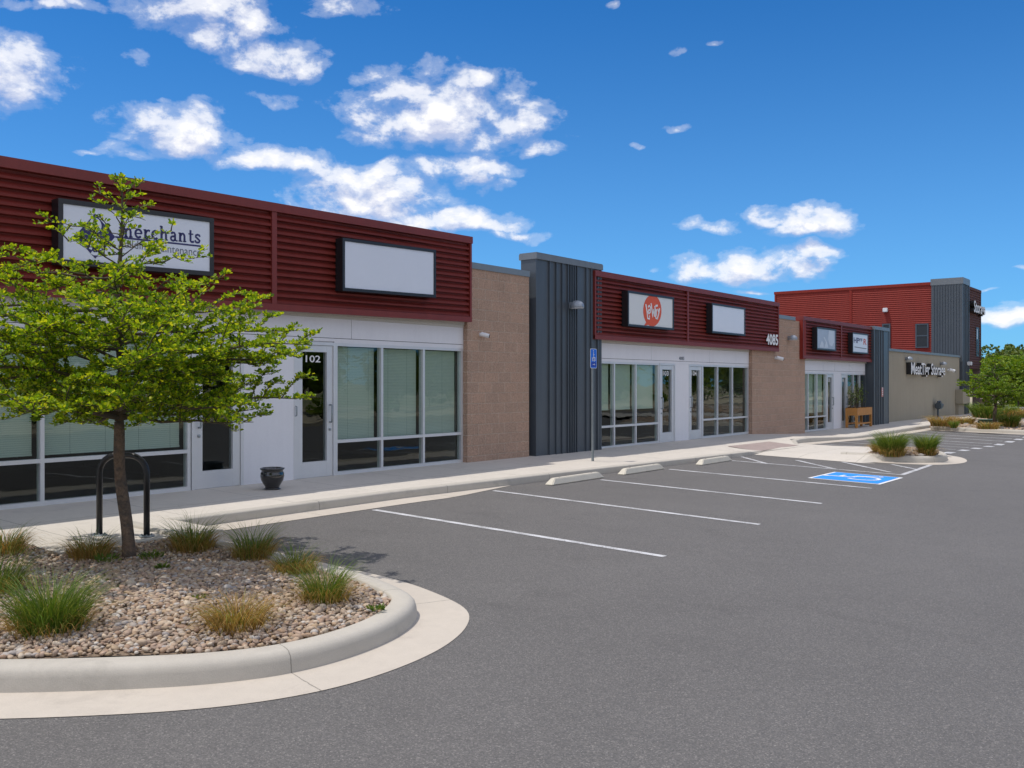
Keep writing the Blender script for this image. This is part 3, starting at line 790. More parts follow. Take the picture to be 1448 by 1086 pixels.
room(26.7, 31.2, -1.56, 1.0); room(31.3, 35.45, -1.57, 1.0); room(40.0, 43.4, -1.72, .8); room(43.5, 47.0, -1.70, .8)

def wallbox(mb, t0, t1, z0, z1, n0=-.14, n1=0.0): mb.box(t0, t1, n0, n1, z0, z1)
def panels(mb, t0, t1, z0, z1, seams, gap=.009, n1=.0):
    e = [t0]+list(seams)+[t1]
    for a, c in zip(e, e[1:]): mb.box(a+(gap/2 if a != t0 else 0), c-(gap/2 if c != t1 else 0), -.03, n1, z0, z1)
def unit(t0, t1, zh, zs, zr, zb, seams):
    "head band: glazing head zh, seam zs, underside of the parapet zr; pilasters listed separately"
    m_ = MB(); m_.box(t0, t1, -.14, -.032, zh, zr+.12); return m_

FR = .05
def glazing(t0, t1, zhead, ztr, zsill, mull, nblind=True, blindz=None, kind='blind', name='storefront_window', blank=()):
    "aluminium shopfront: mull lists centre lines; glass panes and blinds are sub-parts"
    m_ = MB(); n0, n1 = -.11, -.004
    m_.box(t0, t1, n0, n1, zhead-FR, zhead); m_.box(t0, t1, n0, n1-.002, zsill, zsill+FR*1.2)
    m_.box(t0, t0+FR, n0, n1-.004, zsill+FR*1.2, zhead-FR); m_.box(t1-FR, t1, n0, n1-.004, zsill+FR*1.2, zhead-FR)
    for x in mull: m_.box(x-FR/2, x+FR/2, n0, n1-.004, zsill+FR*1.2, zhead-FR)
    e = [t0+FR/2]+list(mull)+[t1-FR/2]
    for a, c in zip(e, e[1:]): m_.box(a+FR/2, c-FR/2, n0+.005, n1-.006, ztr-FR/2, ztr+FR/2)
    o = m_.build(name, 'aluminium', shop)
    for a, c in zip(e, e[1:]):
        for z0, z1 in ((zsill+FR*1.2, ztr-FR/2), (ztr+FR/2, zhead-FR)):
            g_ = MB(); g_.box(a+FR/2, c-FR/2, -.062, -.056, z0, z1); g_.build('pane', 'glass', o)
    for i, (a, c) in enumerate(zip(e, e[1:])):
        if blindz is not None and i not in blank:
            bz = blindz[i] if isinstance(blindz, (list, tuple)) else blindz
            g_ = MB(); g_.box(a+.012, c-.012-(.06 if kind == 'shade' or True else 0), -.150, -.145, bz, zhead-FR-.01)
            g_.box(a+.012, c-.072, -.158, -.135, bz-.03, bz)
            g_.build('blind', kind, o)
    return o
def door(t0, t1, zhead, zb, handle, number=None, numz=None, name='door', glass=(.0, 1), pull=True, nm=.14):
    "leaf between t0 and t1 in an aluminium frame"
    m_ = MB(); n0, n1 = -.10, -.012
    st = (t1-t0)*.165; zt = zhead-.16; zbm = zb+.26
    m_.box(t0, t0+st, n0, n1, zb+.012, zhead-.055); m_.box(t1-st, t1, n0, n1, zb+.012, zhead-.055)
    m_.box(t0+st, t1-st, n0, n1-.002, zt, zhead-.055); m_.box(t0+st, t1-st, n0, n1-.002, zb+.012, zbm)
    o = m_.build(name, 'aluminium', shop)
    f_ = MB(); f_.box(t0-.055, t0-.006, -.13, .006, zb, zhead); f_.box(t1+.006, t1+.055, -.13, .006, zb, zhead); f_.box(t0-.006, t1+.006, -.13, .006, zhead-.05, zhead)
    f_.box(t0-.006, t1+.006, -.13, -.02, zb-.02, zb+.01)
    f_.build('door_frame', 'aluminium', o)
    g_ = MB(); g_.box(t0+st, t1-st, -.062, -.056, zbm, zt); g_.build('glass_panel', 'door_glass', o)
    if handle:
        x = t1-st*.5 if handle > 0 else t0+st*.5
        h = MB(); zc = zb+1.03
        h.tube([(x, n1, zc-.14), (x, .035, zc-.14), (x, .045, zc-.13), (x, .045, zc+.13), (x, .035, zc+.14), (x, n1, zc+.14)], .013, 8)
        h.lathe((x, n1+.004, zc-.26), [(.02, -.02), (.024, 0), (.02, .02)], 8)
        h.build('handle', 'galv', o, smooth=True)
    if number:
        q = MB(); w_ = (t1-t0)*.27; c_ = (t0+t1)/2
        put_text(q, number, c_-w_*.75, c_+w_*.75, numz, nm, -.055, depth=.003, bold=.012); q.build('unit_number', 'white_paint', o, fix=False)
    return o

# --- unit beside the tree and unit 102
HD, SM, TR, SL = .655, .725, -.975, -1.535
GP = MB(); GP.box(3.0, 22.34, -.14, -.034, SM-.0, ZB1+.4)          # dark backing behind the panel joints
GP.box(3.0, 8.0, -.14, -.034, -1.9, SM); GP.box(T(345)+.06, T(414)-.06, -.14, -.034, -1.9, SM)
GP.box(26.7, 35.7, -.14, -.034, .60, 1.3); GP.box(T(975), T(993.5), -.14, -.034, -1.9, .60) if False else None
m_ = MB()
panels(m_, 3.0, 22.34, SM+.009, ZB1-.10, [T(497)-12, T(497)-9, T(497)-6.0, T(497)-3.0, T(497)])
m_.box(T(473), 22.34, -.03, -.001, HD, SM); m_.box(8.0, T(473), -.03, -.001, HD+.02, SM)
m_.box(3.0, 22.34, -.14, -.031, HD+.001, SM-.002)
m_.box(T(340)+.0555, T(419.5)-.0555, -.03, 0, -1.60, SM-.0); m_.box(3.0, 7.98, -.03, 0, -1.6, SM-.0)
wall1 = m_.build('wall_panel', 'panel', shop)
m_ = MB(); m_.box(3.0, 22.34, -.03, .012, ZB1-.098, ZB1-.05); m_.box(3.0, 22.34, -.03, .03, ZB1-.048, ZB1+.02); m_.build('head_trim', 'panel_trim', wall1)
GPb = MB(); GPb.box(3.0, 22.34, -.12, -.036, SM-.1, ZB1+.05); GPb.box(T(340)+.09, T(419.5)-.09, -.12, -.036, -1.7, SM-.2); GPb.box(3.0, 7.9, -.12, -.036, -1.7, SM-.2)
GPb.build('joint_backing', 'joint', wall1)
glazing(8.0, T(270), HD, TR, SL, [9.45, 11.0, 12.55, T(60.5)], blindz=TR+.09)
door(T(276), T(340), HD+.02, SL-.0, -1)
glazing(T(474.5), 22.34, HD, TR, SL, [T(541), T(600)], blindz=TR+.04)
door(T(419.5), T(471), HD, SL, 1, '102', Zf(445, 512), nm=.105)

# --- block pier, grey tower, block pier
m_ = MB(); m_.box(22.345, 24.3, -.28, .10, -1.9, 2.20); bw = m_.build('block_wall', 'split_block', shop)
m_ = MB(); m_.box(22.30, 24.3, -.32, .125, 2.20, 2.32); m_.build('coping', 'coping', bw)
def tower(t0, t1, n0, n1, zb, zt, rib, name='metal_tower', mt='grey_metal', cap=.13, sideribs=(), capm='cap_metal', parent=None):
    m_ = MB(); m_.box(t0, t1, n0, n1, zb, zt-cap)
    for x in rib: m_.nprism([(x-.012, zb+.02), (x+.012, zb+.02), (x+.012, zt-cap-.002), (x-.012, zt-cap-.002)], n1, n1+.035)
    for y in sideribs: m_.box(t0-.035, t0, y-.012, y+.012, zb+.02, zt-cap-.002)
    m_.box(t0-.004, t0+.05, n1-.05, n1+.012, zb+.02, zt-cap-.002); m_.box(t1-.05, t1+.004, n1-.05, n1+.012, zb+.02, zt-cap-.002)
    o = m_.build(name, mt, parent or shop)
    m_ = MB(); m_.box(t0-.02, t1+.02, n0-.04, n1+.042, zt-cap, zt-.012); m_.box(t0-.012, t1+.012, n0-.03, n1+.032, zt-.012, zt+.01); m_.build('cap', capm, o)
    return o
TN1 = .17; TT0, TT1 = T(757.5, TN1), T(850, TN1)
tower(TT0, TT1, -.22, TN1, -1.9, 2.72, [T(x, TN1) for x in (776, 785.6, 794, 802, 805.6, 808.6, 811.6, 815, 828, 835, 844)])
PB1 = T(1134.6, .10)
m_ = MB(); m_.box(35.58, 39.98, -.28, .10, -2.1, 2.08); bw = m_.build('block_wall', 'split_block', shop)
m_ = MB(); m_.box(35.5, 39.05, -.32, .125, 2.08, 2.20); m_.build('coping', 'coping', bw)
# --- middle pair of shops
h2, s2, r2 = .50, .575, .99
m_ = MB(); panels(m_, 26.6, 35.56, s2, r2-.06, [T(921), T(1003)]); m_.box(26.6, 35.56, -.03, -.001, h2+.001, s2-.009)
m_.box(T(977)-.0, T(977)+.0001, -.03, -.002, -1.5, -1.4)
dl = (T(934), T(953.5)); dr = (T(975.5), T(992.5))
m_.box(dl[1]+.058, dr[0]-.058, -.03, 0, -1.66, h2)
wall2 = m_.build('wall_panel', 'panel', shop)
m_ = MB(); m_.box(26.6, 35.56, -.14, -.036, h2+.01, r2+.2); m_.box(dl[1]+.06, dr[0]-.06, -.14, -.036, -1.6, h2); m_.build('joint_backing', 'joint', wall2)
m_ = MB(); m_.box(26.6, 35.56, -.03, .02, r2-.055, r2+.02); m_.build('head_trim', 'panel_trim', wall2)
tr2 = -1.045; sl2 = -1.565
glazing(26.6, dl[0]-.058, h2, tr2, sl2, [T(869.5), T(900)], blindz=Zf(900, 577), kind='shade')
door(*dl, h2, sl2, -1, '103', Zf(943, 531), nm=.12)
door(*dr, h2, sl2, -1, '104', Zf(983, 531), nm=.12)
glazing(dr[1]+.058, 35.56, h2, tr2, sl2, [T(1015.5), T(1036.5)])
# --- far pair of shops
h3, s3, r3 = .35, .43, .82
m_ = MB(); panels(m_, 39.99, 47.0, s3, r3-.05, [T(1164), T(1180), T(1201)]); m_.box(39.99, 47.0, -.03, -.001, h3+.001, s3-.009)
el_ = (T(1170), T(1178)); er = (T(1190), T(1197.5))
m_.box(el_[1]+.058, er[0]-.058, -.03, 0, -1.8, h3)
wall3 = m_.build('wall_panel', 'panel', shop)
m_ = MB(); m_.box(39.99, 47.0, -.14, -.036, h3+.01, r3+.2); m_.box(el_[1]+.06, er[0]-.06, -.14, -.036, -1.78, h3); m_.build('joint_backing', 'joint', wall3)
m_ = MB(); m_.box(39.99, 47.0, -.03, .02, r3-.045, r3+.02); m_.build('head_trim', 'panel_trim', wall3)
glazing(40.0, el_[0]-.058, h3, -1.215, -1.72, [T(1143.5), T(1156)], blindz=-1.05, kind='shade')
door(*el_, h3, -1.72, 1, '105', Zf(1174, 540), nm=.13)
door(*er, h3, -1.715, 1, '106', Zf(1193, 540), nm=.13)
glazing(er[1]+.058, 47.0, h3, -1.22, -1.715, [T(1207.5), T(1216.5)])
t3a = T(1235.5, .30)
tower(t3a, 49.0, -.26, .30, -2.1, 2.27, [T(x, .30) for x in (1238.5, 1241.5, 1245, 1248.5)], sideribs=(0, -.15))
m_ = MB(); m_.box(t3a-.13, t3a+.1, -.14, .0, -2.0, .9); m_.build('corner_trim', 'grey_metal', shop)

# ------------------------------------------------------------------ storage building
sto = thing('storage_building', 60, 0, -1.8, 'two storey storage building with bright red ribbed side, grey tower and tan single storey wing', 'building')
m_ = MB(); TA, TB = 49.05, 63.2
m_.box(TA, T(1356.6), -10, 0, -2.1, 1.36); tw_ = m_.build('tan_wing', 'tan_stucco', sto)
m_ = MB(); m_.box(TA, T(1356.6)+.05, -10, .06, 1.36, 1.47); m_.build('coping', 'cap_metal', tw_)
TP = 63.3
# red upper storey seen over the wing
m_ = MB(); nL = Nx(1096, TP); nR = Nx(1318, TP); zT = 5.52
k = int((zT-.3)/.115)
prof = [(TP+.05, .3)]
for i in range(k):
    z = .3+i*.115; prof += [(TP, z), (TP-.02, z+.012), (TP-.02, z+.05), (TP, z+.095)]
prof += [(TP, .3+k*.115), (TP+.05, .3+k*.115)]
m_.nprism(prof, nL, nR); rw = m_.build('upper_wall', 'red_side', sto)
m_ = MB(); m_.box(TP+.05, T(1386, Nx(1361, TP-.08)-.12)-.5, nL, nR-.2, -2.1, 5.3); m_.box(TP-.055, TP+.3, nL-.05, nR, zT-.10, zT+.06); ns = Nx(1203, TP); m_.box(TP-.045, TP+.01, ns-.07, ns+.07, .3, zT-.1)
m_.box(TP-.045, TP+.01, nL-.02, nL+.08, .3, zT-.1); m_.build('wall_trim', 'red_side', rw)
for (x0, x1, y0, y1) in ((1294.5, 1313, 458, 492), (1247.5, 1259, 458, 496)):
    a = Nx(x0, TP-.05); c = Nx(x1, TP-.05); z1 = Zx(x0, y0, TP-.05); z0 = Zx(x0, y1, TP-.05)
    m_ = MB()
    m_.box(TP-.075, TP+.02, a, c, z1-.06, z1); m_.box(TP-.075, TP+.02, a, c, z0, z0+.06); zm = (z0+z1)/2
    m_.box(TP-.072, TP+.02, a, a+.07, z0+.06, z1-.06); m_.box(TP-.072, TP+.02, c-.07, c, z0+.06, z1-.06); m_.box(TP-.07, TP+.02, a+.07, c-.07, zm-.03, zm+.03)
    wf = m_.build('window', 'meter', sto)
    m_ = MB(); m_.box(TP-.05, TP-.04, a+.07, c-.07, z0+.06, zm-.03); m_.box(TP-.05, TP-.04, a+.07, c-.07, zm+.03, z1-.06); m_.build('pane', 'dark_glass', wf)
# tower
n1s = Nx(1361, TP-.08); te = T(1370.5, n1s)
tower(TP-.08, te, nR-.02, n1s, -2.1, 5.72, [TP+.25, TP+.6, TP+.95, TP+1.3], sideribs=[nR+.12+.14*i for i in range(10)], cap=.34, parent=sto)
# brown clad end with the sign and the glazed entrance
n2s = n1s-.12; tend = T(1386, n2s); zt2 = Zf(1371, 405.5, n2s)
m_ = MB(); zbrk = Zf(1386, 519, n2s)
kk = int((zt2-zbrk)/.14); prof = [(n2s-.3, zbrk)]
for i in range(kk):
    z = zbrk+i*.14; prof += [(n2s, z), (n2s+.03, z+.01), (n2s+.03, z+.06), (n2s, z+.115)]
prof += [(n2s, zbrk+kk*.14), (n2s-.3, zbrk+kk*.14)]
m_.prism(prof, te, tend); bw_ = m_.build('end_wall', 'brown_metal', sto)
m_ = MB(); m_.box(te, tend+.05, n2s-.6, n2s+.06, zt2-.16, zt2); m_.box(tend-.12, tend+.03, n2s-.5, n2s+.05, zbrk, zt2-.16); m_.box(te, tend+.03, n2s-.5, n2s+.055, zbrk-.12, zbrk); m_.build('end_trim', 'brown_metal', bw_)
m_ = MB(); m_.box(tend-.10, tend+.02, n2s-.4, n2s, -2.0, zbrk-.12); m_.box(tend-.4, tend+.02, n2s-9, n2s-.62, -2, zt2-.05); m_.build('corner_post', 'brown_wall', bw_)
a = T(1379.3, n2s); c = T(1383.2, n2s); z1 = Zf(1381, 463, n2s); z0 = Zf(1381, 504, n2s)
m_ = MB(); m_.box(a, a+.12, n2s-.1, n2s+.05, z0, z1); m_.box(c-.1, c, n2s-.1, n2s+.05, z0, z1); m_.box(a+.12, c-.1, n2s-.1, n2s+.048, z1-.1, z1); m_.box(a+.12, c-.1, n2s-.1, n2s+.048, z0, z0+.1); m_.box(a+.12, c-.1, n2s-.1, n2s+.045, z0+.9, z0+1.0)
wf = m_.build('window', 'black', sto); m_ = MB(); m_.box(a+.12, (a+c)/2+.05, n2s+.032, n2s+.036, z0+1.0, z1-.1); m_.build('curtain', 'bright_curtain', wf)
m_ = MB(); m_.box((a+c)/2+.05, c-.1, n2s+.032, n2s+.036, z0+.1, z1-.1); m_.build('pane', 'dark_glass', wf)
# recessed entrance
m_ = MB(); m_.box(te, tend-.1, n2s-.7, n2s-.6, .35, zbrk-.12); m_.build('entrance_panel', 'panel', sto)
m_ = MB(); zd = -1.75
for x in (te+.05, te+1.0, te+2.0, tend-.25): m_.box(x, x+.10, n2s-.66, n2s-.58, zd, .35)
m_.box(te, tend-.1, n2s-.655, n2s-.585, -.45, -.35); ef = m_.build('entrance_frame', 'aluminium', sto)
m_ = MB(); m_.box(te, tend-.1, n2s-.645, n2s-.635, zd, .35); m_.build('entrance_glass', 'dark_glass', ef)
# tan enclosure and its lean-to on the end of the wing
m_ = MB(); a = T(1350.5, 0); m_.box(a+.05, a+1.7, .0, .38, Zf(1352, 572, .4), Zf(1352, 551, .4)); m_.box(a+.15, a+1.5, .0, .14, -2.0, Zf(1352, 572, .4))
tag(m_.build('meter_cabinet', 'tan_stucco', bevel=.01), 'tan painted metal cabinet mounted low on the far corner of the tan wall', 'cabinet')

# ------------------------------------------------------------------ illuminated sign boxes
NSG = .375
def signbox(tl, tr, zl0, zl1, zr0, zr1, label, face, n=NSG, build=None, fr=.05, wall=.24):
    m_ = MB(); A = (tl, zl0, zl1); Bq = (tr, zr0, zr1)
    def fz_(t, top): u = (t-tl)/(tr-tl); return (zl1+(zr1-zl1)*u) if top else (zl0+(zr0-zl0)*u)
    def q(t0, t1, n0, n1, bt, tt, db, dt): m_.box(t0, t1, n0, n1, fz_(t0, bt)+db, fz_(t0, tt)+dt, fz_(t1, bt)+db, fz_(t1, tt)+dt)
    q(tl, tr, wall-.03, n-.03, 0, 1, 0, 0)
    q(tl, tr, n-.03, n+.012, 1, 1, -fr, 0); q(tl, tr, n-.03, n+.012, 0, 0, 0, fr)
    q(tl, tl+fr, n-.03, n+.010, 0, 1, fr, -fr); q(tr-fr, tr, n-.03, n+.010, 0, 1, fr, -fr)
    o = m_.build('sign_box', 'black'); tag(o, label, 'sign', 'sign boxes on the red parapet')
    m_ = MB(); q(tl+fr, tr-fr, n-.03, n-.004, 0, 1, fr, -fr); m_.build('sign_face', face, o)
    if build: build(o, n-.004, lambda u, v: (tl+u*(tr-tl), fz_(tl+u*(tr-tl), 0)+v*(fz_(tl+u*(tr-tl), 1)-fz_(tl+u*(tr-tl), 0))))
    return o
def sq(x0, y0, x1, y1, y2, y3, n=NSG):   # photo corners: left top/bottom, right top/bottom
    return T(x0, n), T(x1, n), Zf(x0, y1, n), Zf(x0, y0, n), Zf(x1, y3, n), Zf(x1, y2, n)
def pz(x, y, n=NSG): return (T(x, n), Zf(x, y, n))
def z7(x, y): return pz(80+x/6.296, 270+y/6.296)
def arcp(c, rx, ry, a0, a1, st=15):
    k = max(2, int(abs(a1-a0)/st)); return [(c[0]+rx*math.cos(R(a0+(a1-a0)*i/k)), c[1]+ry*math.sin(R(a0+(a1-a0)*i/k))) for i in range(k+1)]
def merchants(o, n, P):
    q = MB()
    L, R_, Tt, Bt = z7(165, 400), z7(523, 409), z7(343, 200), z7(345, 603)
    poly(q, [L, Bt, R_, Tt], n+.003)
    a = z7(523, 409); c = z7(1287, 492); stroke(q, [a, c], .022, n, .003)
    # slab serif lettering, built from strokes
    t0, zb0 = z7(556, 405); t1, zb1 = z7(1287, 466)
    adv = {'m': 1.75, 'e': 1.08, 'r': .92, 'c': 1.03, 'h': 1.24, 'a': 1.08, 'n': 1.24, 't': .78, 's': .92}
    word = 'merchants'; tot = sum(adv[c_] for c_ in word); xh = .30*.62
    kx = (t1-t0)/tot
    xh = kx*1.02; w_ = kx*.275
    def tr(x, y, pen): t = t0+(pen+x)*kx; return (t, zb0+(zb1-zb0)*(t-t0)/(t1-t0)+y*xh)
    pen = 0
    def st(pts, w, pen): stroke(q, [tr(x, y, pen) for x, y in pts], w, n, .003)
    sv = .52*w_
    for ch in word:
        if ch in 'mnhr':
            st([(.24, 0), (.24, 1.0 if ch != 'h' else 1.55)], w_, pen)
            st([(.02, .05), (.5, .05)], sv, pen); st([(.02, .95 if ch != 'h' else 1.5), (.3, .95 if ch != 'h' else 1.5)], sv, pen)
            if ch == 'r': st([(.28, .62), (.42, .86), (.6, .93), (.78, .86)], w_*.8, pen)
            else:
                for i in range(2 if ch == 'm' else 1):
                    o_ = i*.55
                    st([(.28+o_, .66), (.42+o_, .88), (.60+o_, .92), (.74+o_, .80), (.79+o_, .6), (.79+o_, 0)], w_*.9, pen)
                    st([(.60+o_, .05), (1.02+o_, .05)], sv, pen)
        elif ch == 'e':
            st(arcp((.5, .5), .36, .43, 0, 320), w_*.85, pen); st([(.16, .5), (.88, .5)], sv, pen)
        elif ch == 'c':
            st(arcp((.5, .5), .36, .43, 50, 315), w_*.9, pen); st([(.74, .62), (.76, .98)], sv*1.3, pen)
        elif ch == 'a':
            st(arcp((.42, .28), .27, .24, 60, 360), w_*.8, pen); st([(.18, .80), (.36, .95), (.56, .92), (.68, .75), (.68, .08), (.98, .05)], w_*.9, pen); st([(.66, .56), (.4, .54)], w_*.6, pen)
        elif ch == 't':
            st([(.32, 1.4), (.32, .2), (.42, .07), (.62, .06), (.74, .16)], w_*.9, pen); st([(.04, .95), (.68, .95)], sv, pen)
        elif ch == 's':
            st([(.74, .72), (.68, .90), (.46, .95), (.24, .86), (.22, .68), (.40, .55), (.62, NSG), (.74, .28), (.66, .10), (.42, .04), (.20, .12), (.14, .30)], w_*.85, pen)
        pen += adv[ch]
    q.build('lettering', 'navy', o, fix=False)
    q = MB(); c_ = z7(345, 306); poly(q, arcp(c_, .078, .095, 0, 345), n+.006)
    for pts in ([z7(318, 400), z7(318, 470), z7(300, 520)], [z7(345, 385), z7(345, 455)], [z7(372, 400), z7(372, 475), z7(390, 525)]): stroke(q, pts, .035, n, .006)
    stroke(q, [z7(310, 545), z7(330, 560), z7(362, 560), z7(385, 545)], .04, n, .006)
    q.build('emblem_cutout', 'sign_face', o, fix=False)
    q = MB(); a = z7(560, 497); c = z7(1285, 582); put_text(q, 'building maintenance', a[0], c[0], a[1], .105, n, .003, z0b=c[1])
    q.build('tagline', 'slate_text', o, fix=False)
signbox(*sq(82, 280, 302, 308, 0, 0)[:2], Zf(82, 373, NSG), Zf(82, 280, NSG), Zf(302, 390.5, NSG), Zf(302, 309, NSG),
        'large black framed sign box reading merchants beside a navy diamond', 'sign_face', build=merchants, fr=.06)
signbox(T(484, NSG), T(616, NSG), Zf(484, 411, NSG), Zf(484, 336, NSG), Zf(616, 421, NSG), Zf(616, 353.5, NSG),
        'black framed blank pale sign box above the windows of unit 102', 'sign_face', fr=.05)
def bubble(o, n, P):
    z8 = lambda x, y: pz(880+x/8.044, 400+y/8.044)
    q = MB(); pts = []
    for i in range(36):
        a = R(i*10-90); pts.append(z8(342+104*math.cos(a), 316-180*math.sin(a)))
    poly(q, pts, n+.003); poly(q, [z8(258, 395), z8(272, 445), z8(246, 490), z8(300, 478), z8(330, 470)], n+.0035)
    q.build('speech_bubble', 'orange', o, fix=False)
    q = MB(); w_ = .05
    for pts in ([(266, 242), (280, 325), (288, 405), (312, 408)], [(292, 278), (304, 258), (318, 275), (318, 330), (300, 352), (292, 330), (300, 308), (318, 310)], [(303, 382), (312, 382)],
                [(326, 232), (338, 320), (344, 388), (352, 330), (357, 300)], [(357, 300), (362, 340), (368, 385)], [(368, 262), (376, 330), (380, 402), (398, 406)], [(386, 300), (384, 372)], [(376, 262), (402, 258)],
                [(424, 288), (412, 350), (396, 412)], [(402, 296), (410, 330)]):
        stroke(q, [z8(*p) for p in pts], w_, n, .007)
    q.build('bubble_lettering', 'white_paint', o, fix=False)
signbox(T(887.5, NSG), T(952.5, NSG), 1.34, 2.18, 1.34, 2.18, 'black framed sign box with orange speech bubble logo on the second red parapet', 'sign_warm', build=bubble)
signbox(T(1006.5, NSG), T(1053.5, NSG), 1.37, 2.19, 1.37, 2.19, 'blank pale sign box beside the address number 4085', 'sign_face')
def grey_art(o, n, P):
    q = MB(); poly(q, [P(.62, .93), P(.9, .93), P(.9, .4), P(.8, .2), P(.66, .25), P(.58, .5)], n+.003)
    poly(q, [P(.14, .1), P(.36, .1), P(.34, .3), P(.26, .42), P(.2, .3)], n+.003); poly(q, [P(.34, .58), P(.40, .6), P(.52, .36), P(.6, .12), P(.38, .1), P(.46, .36)], n+.003)
    q.build('sign_picture', 'sign_pale', o, fix=False)
signbox(T(1155, NSG), T(1182, NSG), 1.14, 1.92, 1.14, 1.92, 'sign box with grey abstract picture on the farthest red parapet', 'sign_grey', build=grey_art)
def hp(o, n, P):
    q = MB(); a = P(.08, .5); c = P(.42, .5); put_text(q, 'HP', a[0], c[0], a[1], .2, n, .003, bold=.02); a = P(.44, .6); c = P(.64, .6); put_text(q, 'FF', a[0], c[0], a[1], .11, n, .003, bold=.02)
    q.build('lettering', 'navy', o, fix=False)
    q = MB(); a = P(.7, .46); c = P(.9, .46); put_text(q, 'R', a[0], c[0], a[1], .22, n, .003, bold=.02); q.build('red_lettering', 'red_letter', o, fix=False)
    q = MB(); stroke(q, [P(.12, .30), P(.9, .26)], .03, n, .003); q.build('underline', 'slate_text', o, fix=False)
signbox(T(1205.5, NSG), T(1227.5, NSG), 1.12, 1.90, 1.12, 1.90, 'sign box with blue and red initials next to the second grey tower', 'sign_face', build=hp)

# raised letters
q = MB(); put_text(q, '4085', T(1083.5, .24), T(1101, .24)-.05, 1.20, .31, .225, .02, bold=.03); o = q.build('address_number', 'white_paint', fix=False)
tag(o, 'white raised number 4085 at the lower end of the second red parapet', 'house number')
q = MB(); put_text(q, '4085', T(960, .003), T(967.5, .003), Zf(964, 509), .085, .0, .005, bold=.02); o = q.build('address_number', 'slate_text', fix=False)
tag(o, 'tiny dark number on the pale panel above the paired doors', 'house number')
def letters(word, t0, t1, z0, h, n0, n1, label, spans, hu=None):
    root = thing('channel_letters', (t0+t1)/2, n0, z0, label, 'sign')
    capv, _ = text2d('H', 1.0); sy = h/max(v[1] for v in capv); full, _ = text2d(word, 1.0, .018)
    x0 = min(v[0] for v in full); sx = (t1-t0)/(max(v[0] for v in full)-x0)
    for i, ch in enumerate(word):
        if ch == ' ': continue
        a_, _ = text2d(word[:i+1], 1.0, .018); c_, _ = text2d(ch, 1.0, .018)
        off = max(v[0] for v in a_)-max(v[0] for v in c_); lo = min(v[0] for v in c_)+off; hi = max(v[0] for v in c_)+off
        ta, tb = t0+(lo-x0)*sx, t0+(hi-x0)*sx
        s_ = MB(); put_text(s_, ch, ta, tb, z0, h, n0, n1-n0, bold=.018, sides=True, face=False); lo_ = s_.build('letter', 'black', root, fix=False)
        f_ = MB(); put_text(f_, ch, ta, tb, z0, h, n1, .001, bold=.018); f_.build('letter_face', 'white_paint', lo_, fix=False)
    return root
letters('MeatTigr Storage', T(1288.5, .22), T(1336.5, .22), Zf(1289, 529, .2), .52, .01, .22, 'white faced black sided channel letters reading MeatTigr Storage on the tan wall', None)
letters('Storage', te+.45, tend-.02, Zf(1377, 443, n2s), .62, n2s+.04, n2s+.28, 'white channel letters reading Storage high on the brown end wall', None)

# ------------------------------------------------------------------ lamps and cameras on the walls
def dome_lamp(t, n, z, r, label):
    root = thing('wall_lamp', t, n, z, label, 'wall lamp', 'dome lamps on the walls')
    m_ = MB(); prof = [(r*math.cos(R(a)), r*.85*math.sin(R(a))) for a in range(0, 88, 11)]
    m_.lathe((t, n+r*1.05, z), [(r*.98, -.03)]+[(r*1.0, -.012)]+prof, 20); m_.build('shade', 'lamp_grey', root, smooth=True)
    m_ = MB(); m_.lathe((t, n+r*1.05, z), [(r*.9, -.045), (r*.92, -.031)], 18); m_.build('lens', 'sign_pale', root)
    m_ = MB(); m_.box(t-r*.45, t+r*.45, n, n+.05, z-.04, z+r*.6); m_.tube([(t, n+.02, z+.06), (t, n+r*.7, z+.08)], r*.2, 8); m_.build('bracket', 'lamp_grey', root)
    return root
dome_lamp(T(812.5, .3), TN1+.035, Zf(812.5, 433, .35), .155, 'grey half dome lamp on the first grey metal tower')
dome_lamp(T(1121, .25), .10, Zf(1121, 479, .25), .145, 'grey half dome lamp on the tan block pier right of number 4085')
dome_lamp(T(1287, .2), 0, Zf(1287, 508, .2), .15, 'grey dome lamp above the start of the lettering on the tan wall')
dome_lamp(T(1335.5, .2), 0, Zf(1335.5, 515, .2), .15, 'grey dome lamp above the end of the lettering on the tan wall')
def camera_(t, n, z, s, label):
    root = thing('security_camera', t, n, z, label, 'camera', 'security cameras on the walls')
    m_ = MB(); d = Vector((.55, .75, -.25)).normalized(); p = Vector((t, n, z))
    m_.lathe((t, n+.02*s, z), [(.035*s, -.035*s), (.045*s, 0), (.035*s, .035*s)], 12); m_.tube([p, p+Vector((0, .06*s, 0))], .018*s, 8)
    m_.tube([p+Vector((-.03*s, .05*s, .01*s)), p+Vector((-.03*s, .05*s, .01*s))+d*.16*s], [.042*s, .042*s], 14); m_.build('body', 'plastic_white', root, smooth=False, bevel=.004)
    m_ = MB(); e = p+Vector((-.03*s, .05*s, .01*s))+d*.162*s; m_.tube([e, e+d*.012*s], .035*s, 14); m_.build('lens', 'lens', root)
camera_(T(679, .1), .10, Zf(681, 473, .15), 1.0, 'white security camera on the block pier beside unit 102')
camera_(T(1096, .1), .10, Zf(1096, 506, .15), 1.35, 'white security camera on the block pier below number 4085')
camera_(T(1340, .0), 0, Zf(1340, 523, .1), 1.8, 'small white security camera on the tan wall right of the lettering')
m_ = MB(); nf = Nx(1252, TP-.1); zf_ = Zx(1252, 441, TP-.1); root = thing('flood_light', TP-.03, nf, zf_, 'white square flood light high on the bright red wall', 'wall lamp')
m_.box(TP-.20, TP-.03, nf-.13, nf+.13, zf_, zf_+.22); m_.build('housing', 'plastic_white', root, bevel=.02)
